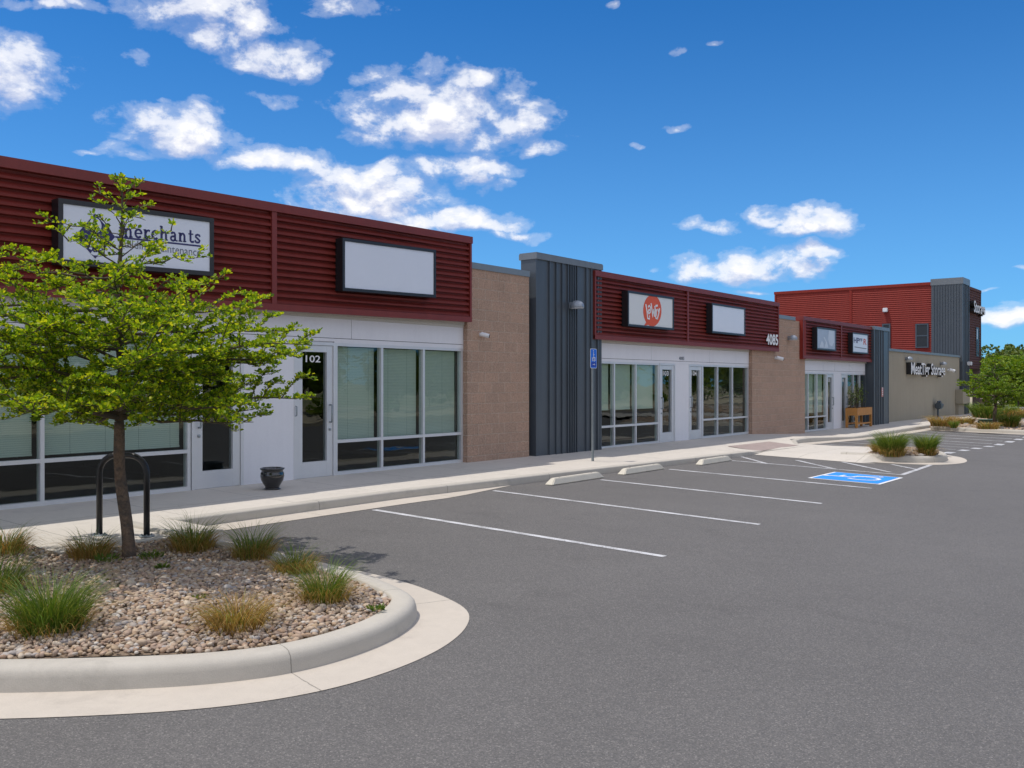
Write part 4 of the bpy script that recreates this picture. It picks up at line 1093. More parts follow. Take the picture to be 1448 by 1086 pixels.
m_ = MB(); m_.box(TP-.18, TP-.06, nf-.11, nf+.11, zf_-.015, zf_); m_.build('lens', 'lamp_grey', root)
m_ = MB(); nn_ = n1s+.02; tq = T(1368, nn_); zq = Zf(1368, 514, nn_); root = thing('entrance_lamp', tq, nn_, zq, 'small white lamp low on the tall grey tower', 'wall lamp')
m_.box(tq-.12, tq+.12, nn_, nn_+.22, zq-.1, zq+.1); m_.build('housing', 'plastic_white', root, bevel=.02); m_ = MB(); m_.box(tq-.1, tq+.1, nn_+.02, nn_+.2, zq-.115, zq-.1); m_.build('lens', 'lamp_grey', root)
# narrow pink notice on the second grey tower
m_ = MB(); tq = T(1247.6, .34); m_.box(tq-.11, tq+.11, .336, .35, Zf(1247.6, 561, .34), Zf(1247.6, 548, .34)); o = m_.build('notice_plate', 'pink_sign'); tag(o, 'narrow pink and white notice plate on the second grey tower', 'sign')
q = MB(); z_ = Zf(1247.6, 561, .34)
for i in range(4): q.box(tq-.06, tq+.06, .35, .353, z_+.07+i*.09, z_+.11+i*.09)
q.build('plate_marks', 'white_paint', o)
# pull plate beside the door
m_ = MB(); tq = T(417.8); zc = -.45; m_.tube([(tq, .0, zc-.08), (tq, .035, zc-.07), (tq, .035, zc+.07), (tq, .0, zc+.08)], .009, 6); tag(m_.build('door_hinge_pull', 'galv', smooth=True), 'short metal pull on the frame left of door 102', 'door fitting')

# ------------------------------------------------------------------ things on the walk
# black glazed pot
pt, pn = pix_ground(385, 688, .15); pzz = zwalk(pt, pn)+.006
root = thing('flower_pot', pt, pn, pzz, 'empty black glazed round pot standing before the pale pilaster', 'pot')
m_ = MB(); k_ = 1.0
prof = [(.095, 0), (.105, .012), (.10, .035), (.125, .07), (.158, .13), (.170, .19), (.165, .235), (.150, .262), (.158, .272), (.172, .285), (.175, .302), (.160, .308), (.145, .300), (.140, .26), (.13, .24)]
m_.lathe((pt, pn, pzz), prof, 40); m_.build('pot', 'black_pot', root, smooth=True)
m_ = MB(); m_.lathe((pt, pn, pzz), [(.135, .235), (.136, .245), (.02, .25)], 24); m_.build('potting_soil', 'bed_soil', root)
m_ = MB(); m_.lathe((pt, pn, pzz), [(.12, -.001), (.125, .012), (.10, .016)], 32); m_.build('saucer', 'black_pot', root, smooth=True)
# bike rack
a = Vector((13.91, 2.41)); c = Vector((14.18, 2.85)); zk = zwalk(14, 2.6)+.004
root = thing('bike_rack', (a.x+c.x)/2, (a.y+c.y)/2, zk, 'black inverted U bike rack standing on the walk behind the tree trunk', 'bike rack')
m_ = MB(); pts = [(a.x, a.y, zk)]; H_ = .83; rr = .19; d = (c-a); Ln = d.length; d.normalize()
pts.append((a.x, a.y, zk+H_-rr))
for q_ in range(1, 9): x = rr-rr*math.cos(R(q_*90/8)); pts.append((a.x+d.x*x, a.y+d.y*x, zk+H_-rr+rr*math.sin(R(q_*90/8))))
for q_ in range(8, 0, -1): x = Ln-(rr-rr*math.cos(R(q_*90/8))); pts.append((a.x+d.x*x, a.y+d.y*x, zk+H_-rr+rr*math.sin(R(q_*90/8))))
pts += [(c.x, c.y, zk+H_-rr), (c.x, c.y, zk)]
m_.tube(pts, .031, 14); m_.build('hoop', 'black', root, smooth=True)
for p in (a, c):
    m_ = MB(); m_.lathe((p.x, p.y, zk), [(.075, 0), (.078, .006), (.07, .010), (.034, .012)], 20)
    for q_ in range(3): m_.lathe((p.x+.055*math.cos(q_*2.1), p.y+.055*math.sin(q_*2.1), zk+.008), [(.010, 0), (.010, .012), (.006, .016)], 6)
    m_.build('base_plate', 'galv', root)
# accessible parking sign
st_, sn_ = pix_ground(838, 649, .15); zk = zwalk(st_, sn_)
root = thing('parking_sign', st_, sn_, zk, 'slim steel post with blue wheelchair parking sign on the walk', 'sign')
Ysg = AY*st_+NY*sn_; zt_ = (541-493)/F*Ysg; zb_ = (541-521)/F*Ysg
m_ = MB(); ztp = zt_-.02
m_.box(st_-.022, st_+.022, sn_-.012, sn_+.006, zk-.02, ztp)
m_.box(st_-.025, st_-.017, sn_-.014, sn_+.016, zk, ztp-.002); m_.box(st_+.017, st_+.025, sn_-.014, sn_+.016, zk, ztp-.002)
m_.build('post', 'galv', root)
# plate faces halfway between the walk and the drive, as in the photo
wv = Vector((.82, .57)); pn_ = Vector((-.57, .82)); hw = .095
def rot(u, v, o): return (st_+wv.x*(u)+(-wv.y)*o*-1*-1, sn_+(-wv.y)*u*-1*-1+wv.x*o, v)
wv = Vector((1, -.0)).normalized()
dv = Vector((wv.x, wv.y)); nv = Vector((0, 1))
def pp(u, v, o): return (st_+u, sn_+.02+o, v)
m_ = MB()
def rr_plate(mb, hw, z0, z1, r, o0, o1):
    pts = []
    for cx_, cz_, a0 in ((hw-r, z1-r, 0), (-hw+r, z1-r, 90), (-hw+r, z0+r, 180), (hw-r, z0+r, 270)):
        for k_ in range(4): pts.append((cx_+r*math.cos(R(a0+k_*30)), cz_+r*math.sin(R(a0+k_*30))))
    mb.nprism([(st_+p[0], p[1]) for p in pts], sn_+.02+o0, sn_+.02+o1)
hw = .118
rr_plate(m_, hw, zb_, zt_, .035, 0, .004); m_.build('plate', 'sign_pale', root)
m_ = MB(); rr_plate(m_, hw-.012, zb_+.012, zt_-.012, .026, .004, .006); pl_ = m_.build('blue_panel', 'sign_blue', root)
m_ = MB(); m_.box(st_-hw+.03, st_+hw-.03, sn_+.026, sn_+.0275, zb_+.035, zb_+.125); m_.build('lower_panel', 'sign_navy', root)
m_ = MB(); nn_ = sn_+.027; H0 = zt_-.05
stroke(m_, arcp((st_-.005, H0-.17), .042, .042, -60, 230), .012, nn_, .001)
stroke(m_, [(st_-.01, H0-.02), (st_-.008, H0-.12), (st_+.035, H0-.125), (st_+.055, H0-.19)], .014, nn_, .001); stroke(m_, [(st_-.01, H0-.07), (st_+.03, H0-.072)], .010, nn_, .001)
poly(m_, arcp((st_-.012, H0+.005), .013, .013, 0, 330, 30), nn_+.001)
put_text(m_, 'RESERVED', st_-.07, st_+.07, zb_+.195, .022, nn_, .001, bold=.02); put_text(m_, 'PARKING', st_-.065, st_+.065, zb_+.155, .022, nn_, .001, bold=.02)
stroke(m_, [(st_-.04, zb_+.08), (st_+.04, zb_+.08)], .010, nn_, .0015); stroke(m_, [(st_+.02, zb_+.10), (st_+.045, zb_+.08), (st_+.02, zb_+.06)], .008, nn_, .0015)
m_.build('sign_symbols', 'white_paint', root, fix=False)
# wooden planter stand
tq0, tq1 = 45.75, 47.3; nq0, nq1 = .10, .55; zk = zwalk(46.5, .3)+.004; tq0 = T(1210.5, .5); tq1 = T(1231.5, .5); H_ = Zf(1211, 577, .5)-zk
root = thing('planter_stand', (tq0+tq1)/2, .3, zk, 'orange brown wooden planter box on four legs before the far shop windows', 'planter')
m_ = MB(); zz0 = zk+H_*.62
m_.box(tq0, tq1, nq0, nq0+.03, zz0, zk+H_); m_.box(tq0, tq1, nq1-.03, nq1, zz0, zk+H_); m_.box(tq0, tq0+.03, nq0+.03, nq1-.03, zz0, zk+H_); m_.box(tq1-.03, tq1, nq0+.03, nq1-.03, zz0, zk+H_)
m_.build('planter_box', 'wood', root)
for x in (tq0, tq1-.09):
    for y in (nq0, nq1-.09):
        m_ = MB(); m_.box(x+.002, x+.09, y+.002, y+.09, zk, zz0-.001); m_.build('leg', 'wood', root)
m_ = MB(); m_.box(tq0+.09, tq1-.09, nq0+.03, nq0+.06, zk+.12, zk+.18); m_.box(tq0+.09, tq1-.09, nq1-.06, nq1-.03, zk+.12, zk+.18); m_.build('stretcher', 'wood', root)
m_ = MB(); m_.box(tq0+.03, tq1-.03, nq0+.03, nq1-.03, zk+H_-.1, zk+H_-.05); m_.build('potting_soil', 'bed_soil', root)
# bare shrub in the planter
rs = random.Random(4); root = thing('potted_shrub', (tq0+tq1)/2, .3, zk+H_-.05, 'dark twiggy shrub growing from the wooden planter box', 'plant'); m_ = MB(); lf = MB()
for i in range(26):
    x = rs.uniform(tq0+.15, tq1-.15); y = rs.uniform(.2, .45); hgt = rs.uniform(.5, 1.05); dx = rs.uniform(-.22, .22); dy = rs.uniform(-.1, .14)
    pts = [(x, y, zk+H_-.07), (x+dx*.3, y+dy*.3, zk+H_+hgt*.4), (x+dx, y+dy, zk+H_+hgt)]; m_.tube(pts, [.012, .008, .004], 5)
    for j in range(16):
        u = rs.uniform(.25, 1); p = Vector(pts[0]).lerp(Vector(pts[2]), u)+Vector((rs.uniform(-.06, .06), rs.uniform(-.06, .06), rs.uniform(-.05, .05)))
        a_ = Vector((rs.gauss(0, 1), rs.gauss(0, 1), rs.gauss(0, 1))).normalized()*.035; b_ = a_.orthogonal().normalized()*.02
        lf.add([p-a_, p+b_, p+a_, p-b_], [(0, 1, 2, 3)])
m_.build('stems', 'branch', root); lf.build('foliage', 'leaf_wood', root, fix=False)
# gas meter
tq = T(1327, .2); zk = zwalk(tq, .2); root = thing('gas_meter', tq, .2, zk, 'dark grey gas meter and pipework at the foot of the tan wall', 'meter')
m_ = MB(); m_.tube([(tq-.1, .2, zk), (tq-.1, .2, zk+.35)], .05, 10); m_.tube([(tq-.1, .2, zk+.35), (tq-.1, .2, zk+.8), (tq+.25, .2, zk+.8), (tq+.25, .2, zk+.45)], .045, 8); m_.build('pipework', 'meter', root)
m_ = MB(); m_.box(tq-.28, tq+.16, .1, .38, zk+.42, zk+.74); m_.build('meter_body', 'meter', root, bevel=.05); m_ = MB(); m_.lathe((tq+.27, .22, zk+.6), [(.04, -.1), (.15, -.07), (.16, .05), (.05, .09), (.05, .2)], 14); m_.build('regulator', 'meter', root, smooth=True)
# wheel stops
def wheelstop(t0, t1, n, label, o=None):
    tc_ = (t0+t1)/2; L_ = 1.42
    root = thing('wheel_stop', tc_, n, zroad(tc_, n), label, 'wheel stop', 'concrete wheel stops at the head of the stalls')
    m_ = MB(); h = .105; a, c = t0, t1; e = .13
    zs = lambda t: zroad(t, n)+.004
    m_.hexa([(a, n-.085, zs(a)), (c, n-.085, zs(c)), (c, n+.085, zs(c)), (a, n+.085, zs(a)),
             (a+e, n-.045, zs(a)+h), (c-e, n-.045, zs(c)+h), (c-e, n+.045, zs(c)+h), (a+e, n+.045, zs(a)+h)])
    m_.build('block', 'kerb_stop', root, bevel=.012)
    for x in (a+.32, c-.32): m_ = MB(); m_.lathe((x, n, zs(x)+h-.004), [(.014, 0), (.014, .008), (.006, .011)], 8); m_.build('anchor_pin', 'rust', root)
wheelstop(21.40, 23.02, 2.70, 'concrete wheel stop nearest the camera')
wheelstop(23.62, 25.16, 2.74, 'concrete wheel stop in front of the parking sign, middle one of three')
wheelstop(26.38, 27.85, 2.93, 'concrete wheel stop in the accessible stall, farthest of three')

# ------------------------------------------------------------------ vegetation
def npmesh(name, V, loops_per, mt, parent, smooth=False):
    "V: (k, m, 3) points in (t, n, z), loops_per: list of faces over the m points"
    k, m, _ = V.shape; V = V.reshape(-1, 3)
    Wd = np.stack([X0+AX*V[:, 0]+NX*V[:, 1], AY*V[:, 0]+NY*V[:, 1], V[:, 2]+CAMZ], 1)-np.array(LOC[parent.name_full])
    me = bpy.data.meshes.new(name); me.vertices.add(len(Wd)); me.vertices.foreach_set('co', Wd.ravel())
    off = (np.arange(k)*m)[:, None]; idx = []; tot = []
    base_ = np.concatenate([np.array(f) for f in loops_per]); lens = [len(f) for f in loops_per]
    L = (base_[None, :]+off).ravel().astype(np.int32); me.loops.add(len(L)); me.loops.foreach_set('vertex_index', L)
    st = np.concatenate([[0], np.cumsum(lens)[:-1]]); S_ = (st[None, :]+(np.arange(k)*sum(lens))[:, None]).ravel().astype(np.int32)
    me.polygons.add(len(S_)); me.polygons.foreach_set('loop_start', S_); me.update(calc_edges=True)
    if smooth: me.polygons.foreach_set('use_smooth', [True]*len(S_))
    me.materials.append(M[mt]); o = bpy.data.objects.new(name, me); COL.objects.link(o); o.parent = parent; LOC[o.name_full] = LOC[parent.name_full]
    return o
def unitv(a): return a/np.maximum(np.linalg.norm(a, axis=-1, keepdims=True), 1e-9)
def leaves(name, C, D, size, mt, parent, rs, wide=.34):
    "leaf blades at C pointing along D, folded along the midrib"
    k = len(C); D = unitv(D); up = np.zeros((k, 3)); up[:, 2] = 1; up += rs.normal(0, .45, (k, 3))
    s = unitv(np.cross(D, up)); nn = np.cross(s, D); size = size[:, None]
    P = lambda a, w_, h: C+D*size*a+s*size*w_+nn*size*h
    V = np.stack([P(0, 0, 0), P(.42, -wide, .10), P(.88, -wide*.72, .12), P(1, 0, -.04), P(.88, wide*.72, .12), P(.42, wide, .10)], 1)
    return npmesh(name, V, [(0, 1, 2, 3), (0, 3, 4, 5)], mt, parent)
def curve_pts(p, q, sag, k=6):
    "limb from p to q that climbs first and then levels out"
    p = np.array(p); q = np.array(q); r = []
    for i in range(k+1):
        u = i/k; x = p+(q-p)*u; x[2] = p[2]+(q[2]-p[2])*(1-(1-u)**2.0)+sag*math.sin(math.pi*u); r.append(x)
    return r

def layered_tree(name, t0, n0, z0, fork, top, env, label, cat, seed, nlimb=46, leafs=.034, rosette=.042, per=7, trunk_r=(.066, .05), lean=(0, 0), dens=1.0, lateral=.42, skew=None, group=None, lmat='leaf'):
    rs = np.random.RandomState(seed); root = thing(name, t0, n0, z0, label, cat, group)
    # trunk
    m_ = MB(); K = 14; pts = []; rad = []
    for i in range(K+1):
        u = i/K; z = z0-.05+(fork-z0+.05)*u
        pts.append((t0+lean[0]*u+.012*math.sin(u*7), n0+lean[1]*u+.012*math.cos(u*6), z)); rad.append(trunk_r[0]*(1+.15*max(0, .12-u)/.12)*(1-u)+trunk_r[1]*u*(1.0+.06*math.sin(u*17)))
    m_.tube(pts, rad, 14)
    # surface wobble
    for i in range(len(m_.v)):
        v = Vector(m_.v[i]); w_ = mnoise.noise(v*14)*.006; m_.v[i] = (v.x+w_, v.y-w_, v.z)
    tr = m_.build('trunk', 'bark', root, smooth=True)
    fk = np.array(pts[-1]); lm = MB()
    tp_ = np.array([t0+lean[0]*.6, n0+lean[1]*.6, top])
    lead = [fk+(tp_-fk)*u+np.array([.05*math.sin(u*9)*(1-u), .04*math.cos(u*8)*(1-u)-.04*(1-u), 0]) for u in np.linspace(0, 1, 10)]
    lead[0] = fk; lm.tube(lead, [trunk_r[1]*.9*(1-.86*u) for u in np.linspace(0, 1, 10)], 8)
    C = []; Dd = []; H = top-fork
    ros_pts = []
    def along(pts, sp, start=.15):
        L = 0; acc = 0; out_ = []
        tot = sum(np.linalg.norm(pts[i+1]-pts[i]) for i in range(len(pts)-1))
        for i in range(len(pts)-1):
            a, c = pts[i], pts[i+1]; d = np.linalg.norm(c-a)
            while acc < L+d:
                u = (acc-L)/d; 
                if acc > start*tot: out_.append((a+(c-a)*u, (c-a)/d, acc/tot))
                acc += sp*(.7+.6*rs.rand())
            L += d
        return out_
    for i in range(nlimb):
        u = ((i+.5)/nlimb)**1.45; zs = fork+.02+H*.93*u
        a = i*2.39996+rs.uniform(-.3, .3); ze = zs+rs.uniform(.02, .32)*(1-.3*u)*min(1, H)
        if u < .16: ze = zs+rs.uniform(-.10, .2)
        r = lerp(ze, env)*(.72+.32*rs.rand())
        dx, dy = math.cos(a), math.sin(a)
        if skew: r *= skew(a, ze)
        li = min(9, int(u*9/1.0)); p = lead[0]+(lead[-1]-lead[0])*((zs-fk[2])/(tp_[2]-fk[2]))
        q = np.array([p[0]+dx*r, p[1]+dy*r, ze])
        pts = curve_pts(p, q, -.02+.05*rs.rand(), 7)
        for j in range(1, 7): pts[j] = pts[j]+rs.normal(0, .022, 3)*min(1, r)
        r0 = max(.006, .030*(r/1.8)*(1-.5*u)*trunk_r[1]/.05); lm.tube(pts, [r0*(1-.85*j/7) for j in range(8)], 6)
        for (x, d, f) in along(pts, rosette*(1.3 if u < .4 else 2.0), .22 if u < .4 else .4): ros_pts.append((x, d))
        # laterals in a flat fan
        nl = max(2, int(r*(9.5 if u < .45 else 5.0)*dens))
        for k_ in range(nl):
            f = .16+.84*(k_+rs.rand())/nl; j = min(6, int(f*7)); x = pts[j]+(pts[j+1]-pts[j])*(f*7-j)
            sd_ = 1 if k_ % 2 else -1; ang = a+sd_*rs.uniform(.5, 1.25); ll = lateral*r/1.5*(1.25-f*.75)*rs.uniform(.5, 1.15)+.06
            e = x+np.array([math.cos(ang)*ll, math.sin(ang)*ll, rs.uniform(-.22, .34)*ll/.4+.02])
            lp = curve_pts(x, e, .01, 4); lm.tube(lp, [.0065*(1-.7*q_/4) for q_ in range(5)], 4, cap=False)
            for (x2, d2, f2) in along(lp, rosette*(1 if u < .4 else 1.35), .05): ros_pts.append((x2, d2))
            if ll > .22:
                for s2 in (-1, 1):
                    a2 = ang+s2*rs.uniform(.5, 1.1); x2 = lp[2]; e2 = x2+np.array([math.cos(a2), math.sin(a2), rs.uniform(-.1, .45)])*ll*rs.uniform(.35, .6)
                    lp2 = [x2, (x2+e2)/2+rs.normal(0, .008, 3), e2]; lm.tube(lp2, [.004, .003, .002], 4, cap=False)
                    for (x3, d3, f3) in along(lp2, rosette, .1): ros_pts.append((x3, d3))
    for (x, d, f) in along(lead, rosette*1.4, .35): ros_pts.append((x, d))
    lm.build('limbs', 'branch', root, smooth=True, fix=False)
    X = np.array([x for x, d in ros_pts]); Dr = np.array([d for x, d in ros_pts]); k = len(X)
    Cc = np.repeat(X, per, 0)+rs.normal(0, .006, (k*per, 3)); dd = rs.normal(0, 1, (k*per, 3)); dd[:, 2] = np.abs(dd[:, 2])*.8+.05; dd = unitv(dd)+np.repeat(Dr, per, 0)*.35
    off = unitv(dd)*rs.uniform(.0, .022, (k*per, 1)); sz = leafs*rs.uniform(.6, 1.25, k*per)
    leaves('foliage', Cc+off, dd, sz, lmat, root, rs)
    return root, k*per
ENV = [(-.5, .9), (-.35, 1.3), (-.1, 1.75), (.08, 1.92), (.3, 1.72), (.5, 1.6), (.72, 1.45), (.95, 1.15), (1.2, .85), (1.4, .62), (1.6, .34), (1.95, .10)]
def sk(a, z):    # fuller towards the left of the picture
    wx = AX*math.cos(a)+NX*math.sin(a); return 1+(.22 if wx < 0 and z > .5 else 0)*abs(wx)
tt, tn_ = TN(-3.54, 8.42)
_, cnt = layered_tree('young_tree', tt, tn_, zroad(tt, tn_)+.13, -.36, 1.93, ENV, 'young tree with spreading layered lime green crown in the gravel island', 'tree', 11, nlimb=58, leafs=.037, per=8, lean=(-.06, -.08), trunk_r=(.058, .046), skew=sk)
print('leaves', cnt)

def grass(px, py, hg, hd, rad, ng, nd, label, seed, dz=.13, ground=None, wd=.0042, lean=.55, grp='ornamental grass clumps'):
    rs = np.random.RandomState(seed); t0, n0 = pix_ground(px, py, dz); z0 = zroad(t0, n0)+dz-.01
    if ground: z0 = ground(t0, n0)
    root = thing('grass_clump', t0, n0, z0, label, 'ornamental grass', grp)
    def blades(k, h, r0, leanr, curl, wd):
        a = rs.uniform(0, 6.283, k); rr = r0*np.sqrt(rs.rand(k)); L = h*rs.uniform(.55, 1.12, k)
        tilt = (rr/r0*.6+rs.uniform(0, .4, k)+(rs.rand(k) < .12)*rs.uniform(.3, 1.1, k))*leanr; az_ = a+rs.normal(0, .5, k)
        B = np.stack([rr*np.cos(a), rr*np.sin(a), np.zeros(k)], 1)+np.array([t0, n0, z0-.01]); O = np.stack([np.cos(az_), np.sin(az_)], 1)
        rows = []; K = 5
        tw = rs.uniform(0, 6.283, k); side = np.stack([np.cos(tw), np.sin(tw), np.zeros(k)], 1)
        for i in range(K+1):
            u = i/K; ang = tilt*(.35+u*1.0)+curl*u*u; 
            x = L*u*np.sin(ang*.8); z = L*u*np.cos(ang*.8)
            P = B+np.concatenate([O*x[:, None], z[:, None]], 1); w_ = wd*(1-u**2.2)*.5+.0003
            rows += [P-side*w_, P+side*w_]
        V = np.stack(rows, 1); return V, [(2*i, 2*i+1, 2*i+3, 2*i+2) for i in range(K)]
    if ng: ng = int(ng*1.5); V, f = blades(ng, hg, rad*.75, lean, .35, wd); npmesh('green_blades', V, f, 'blade_green', root)
    if nd: V, f = blades(nd, hd*1.15, rad, .5, .85, wd*.95); npmesh('dry_blades', V, f, 'blade_dry', root)
    return root
grass(272, 776, .42, .26, .20, 170, 520, 'tawny grass clump with long green blades just right of the tree trunk', 21)
grass(358, 787, .42, .24, .19, 130, 480, 'grass clump with tall thin green blades, third to the right of the tree', 22)
grass(417, 809, .34, .22, .17, 90, 460, 'low brown grass clump between its two greener neighbours near the island tip', 23)
grass(459, 852, .40, .25, .17, 260, 380, 'grass clump nearest the rounded tip of the gravel island', 24)
grass(334, 892, .30, .31, .17, 40, 620, 'golden brown drooping grass clump at the front of the gravel island', 25)
grass(72, 896, .46, .26, .24, 620, 320, 'largest bright green grass clump at the front left of the island', 26, wd=.005)
grass(128, 786, .32, .24, .18, 60, 520, 'golden grass clump left of the tree trunk', 27)
grass(8, 781, .34, .26, .18, 110, 420, 'golden grass clump at the left picture edge beside the walk', 28)
grass(-4, 838, .40, .24, .20, 260, 200, 'green grass clump cut by the left edge of the picture', 29)
for i, (px, py, s_, lb) in enumerate(((214, 792, .10, 'small green weed at the foot of the tree trunk'), (151, 796, .09, 'small green weed left of the tree trunk in the gravel'), (230, 806, .05, 'tiny green weed in the gravel in front of the tree'), (279, 852, .05, 'tiny bright weed in the middle of the gravel'), (532, 866, .05, 'tiny weed by the kerb near the island tip'))):
    rs = np.random.RandomState(50+i); t0, n0 = pix_ground(px, py, .13); root = thing('weed', t0, n0, zroad(t0, n0)+.13, lb, 'weed', 'weeds in the gravel')
    k = int(900*s_)+20; a = rs.uniform(0, 6.28, k); r = s_*np.sqrt(rs.rand(k)); C = np.stack([t0+r*np.cos(a), n0+r*np.sin(a), zroad(t0, n0)+.14+rs.rand(k)*s_*.5], 1)
    D = np.stack([np.cos(a), np.sin(a), rs.uniform(.2, 1.6, k)], 1); leaves('foliage', C, D, rs.uniform(.02, .045, k), 'blade_green', root, rs, wide=.2)
grass(1261, 644, .62, .34, .27, 800, 420, 'wide green grass clump on the middle island, left of the pair', 31, wd=.010, lean=.4)
grass(1245, 641, .46, .34, .16, 150, 260, 'yellowing grass clump tucked behind the wide clump on the middle island', 33, wd=.010)
grass(1310, 644, .58, .30, .19, 600, 300, 'green grass clump on the middle island, right of the pair', 32, wd=.010, lean=.38)
for i, (px, py, hg, hd, r_, ng, nd, lb) in enumerate(((1333, 602, .4, .55, .42, 60, 380, 'golden grass clump at the left end of the far island'), (1349, 604.5, .35, .2, .15, 120, 20, 'small green tuft on the far island'),
      (1362, 599, .3, .42, .4, 30, 300, 'second golden grass clump on the far island'), (1397, 606, .3, .35, .38, 40, 300, 'straw coloured clump under the far island tree'), (1427, 603, .65, .4, .42, 380, 160, 'green clump right of the far island tree'))):
    grass(px, py, hg, hd, r_, ng, nd, lb, 60+i, dz=.2, wd=.02)

# far islands, drive and low walls beyond
def XY(px, Y): return TN((px-724)/F*Y, Y)
def rect_tn(px0, px1, Y0, Y1): return [XY(px0, Y0), XY(px1, Y0), XY(px1, Y1), XY(px0, Y1)]
m_ = MB(); P = [(57.2, 2.3), (57.2, 30), (63.0, 30), (63.0, 2.3)]; m_.add([(t, n, zroad(t, n)+.012) for t, n in P], [(0, 1, 2, 3)]); tag(m_.build('drive', 'drive', fix=False), kind='structure')
B_IS = catmull([(63.2, 3.0), (63.3, 6), (63.5, 10), (64, 18), (65, 20), (70, 20), (74, 20), (75, 18), (75, 10), (75, 3.0)], 3)[::-1]
inner_b = island(B_IS); zb_f = lambda t, n: zroad(t, n)+.12+.25*math.exp(-((t-70)**2)/20); bedmesh(inner_b, zb_f, 'soil')
gravel(inner_b, zb_f, .30, .2, lambda t, n: False, seed=8)
for i, (px, Y, hg, hd, r_, ng, nd, lb) in enumerate(((1394, 50, .9, .4, .75, 500, 60, 'tall dark green grass clump at the left of the farthest island'), (1418, 51, .8, .6, .7, 300, 250, 'mixed green and gold grass clump on the farthest island'), (1436, 52, .6, .6, .8, 150, 350, 'straw coloured grass clump at the right of the farthest island'))):
    t0, n0 = XY(px, Y); rs_ = None
    rt = grass(px, 541+F*1.93/Y, hg, hd, r_, ng, nd, lb, 80+i, dz=.1, wd=.04)
def blockwall(name, px0, px1, Y, y0, y1, th, mt, label, cat, roof=None):
    a = XY(px0, Y); c = XY(px1, Y); d = XY(px1, Y+th); e = XY(px0, Y+th); z1 = (541-y0)/F*Y; z0 = min((541-y1)/F*Y, -2.2)
    root = thing(name, a[0], a[1], z0, label, cat); m_ = MB()
    m_.hexa([(*p, z0) for p in (a, c, d, e)]+[(*p, z1) for p in (a, c, d, e)]); m_.build('wall', mt, root)
    return root, (a, c, d, e, z0, z1)
def capping(root, g_, h, mt, name='coping'):
    a, c, d, e, z0, z1 = g_; m_ = MB(); cx_ = sum(p[0] for p in (a, c, d, e))/4; cy_ = sum(p[1] for p in (a, c, d, e))/4
    q = [(cx_+(p[0]-cx_)*1.02, cy_+(p[1]-cy_)*1.02) for p in (a, c, d, e)]; m_.hexa([(*p, z1+.002) for p in q]+[(*p, z1+h) for p in q]); m_.build(name, mt, root)
r_, g_ = blockwall('low_wall', 1387, 1520, 60, 577.5, 592, .3, 'low_wall', 'low pale concrete wall running behind the farthest island', 'wall'); capping(r_, g_, .08, 'low_wall')
r_, g_ = blockwall('enclosure_wall', 1384, 1404, 66, 566, 580, 3, 'brown_wall', 'plain brown screen wall beyond the entrance of the storage building', 'wall'); capping(r_, g_, .1, 'brown_wall')
r_, g_ = blockwall('gate_pillar', 1431, 1437, 66, 561, 582, 1.0, 'cream_wall', 'narrow cream pillar between the far trees', 'wall'); capping(r_, g_, .1, 'low_wall')
r_, g_ = blockwall('distant_building', 1440, 1560, 78, 556, 582, 12, 'cream_wall', 'low cream building glimpsed at the right picture edge', 'building'); capping(r_, g_, .5, 'roof_tile', 'roof')
a, c, d, e, z0, z1 = g_
for u in (.12, .35, .6):
    p = (a[0]+(c[0]-a[0])*u, a[1]+(c[1]-a[1])*u); q = (a[0]+(c[0]-a[0])*(u+.1), a[1]+(c[1]-a[1])*(u+.1)); dd = XY(1440, 77.9); off = (dd[0]-a[0], dd[1]-a[1])
    m_ = MB(); m_.hexa([(p[0]+off[0], p[1]+off[1], -2), (q[0]+off[0], q[1]+off[1], -2), (*q, -2), (*p, -2), (p[0]+off[0], p[1]+off[1], -1.1), (q[0]+off[0], q[1]+off[1], -1.1), (*q, -1.1), (*p, -1.1)]); m_.build('window', 'dark_glass', r_)
r_, g_ = blockwall('distant_building', 1400, 1470, 140, 506, 570, 20, 'cream_wall', 'pale building with brown hipped roof rising behind the right hand trees', 'building')
a, c, d, e, z0, z1 = g_; m_ = MB(); cx_ = sum(p[0] for p in (a, c, d, e))/4; cy_ = sum(p[1] for p in (a, c, d, e))/4
q = [(cx_+(p[0]-cx_)*1.06, cy_+(p[1]-cy_)*1.06) for p in (a, c, d, e)]; q2 = [(cx_+(p[0]-cx_)*.35, cy_+(p[1]-cy_)*.35) for p in (a, c, d, e)]
m_.hexa([(*p, z1+.01) for p in q]+[(*p, z1+.8) for p in q2]); m_.build('roof', 'roof_tile', r_)
# green utility box
t0, n0 = pix_ground(1396, 601, .15); z0 = za_(t0, n0)-.05; root = thing('utility_box', t0, n0, z0, 'low dark green utility box left of the far island tree', 'utility box')
m_ = MB(); m_.box(t0-.28, t0+.28, n0-.3, n0+.3, z0, z0+.20); m_.build('body', 'utility_green', root, bevel=.02); m_ = MB(); m_.box(t0-.31, t0+.31, n0-.33, n0+.33, z0+.205, z0+.24); m_.build('lid', 'utility_green', root, bevel=.02)

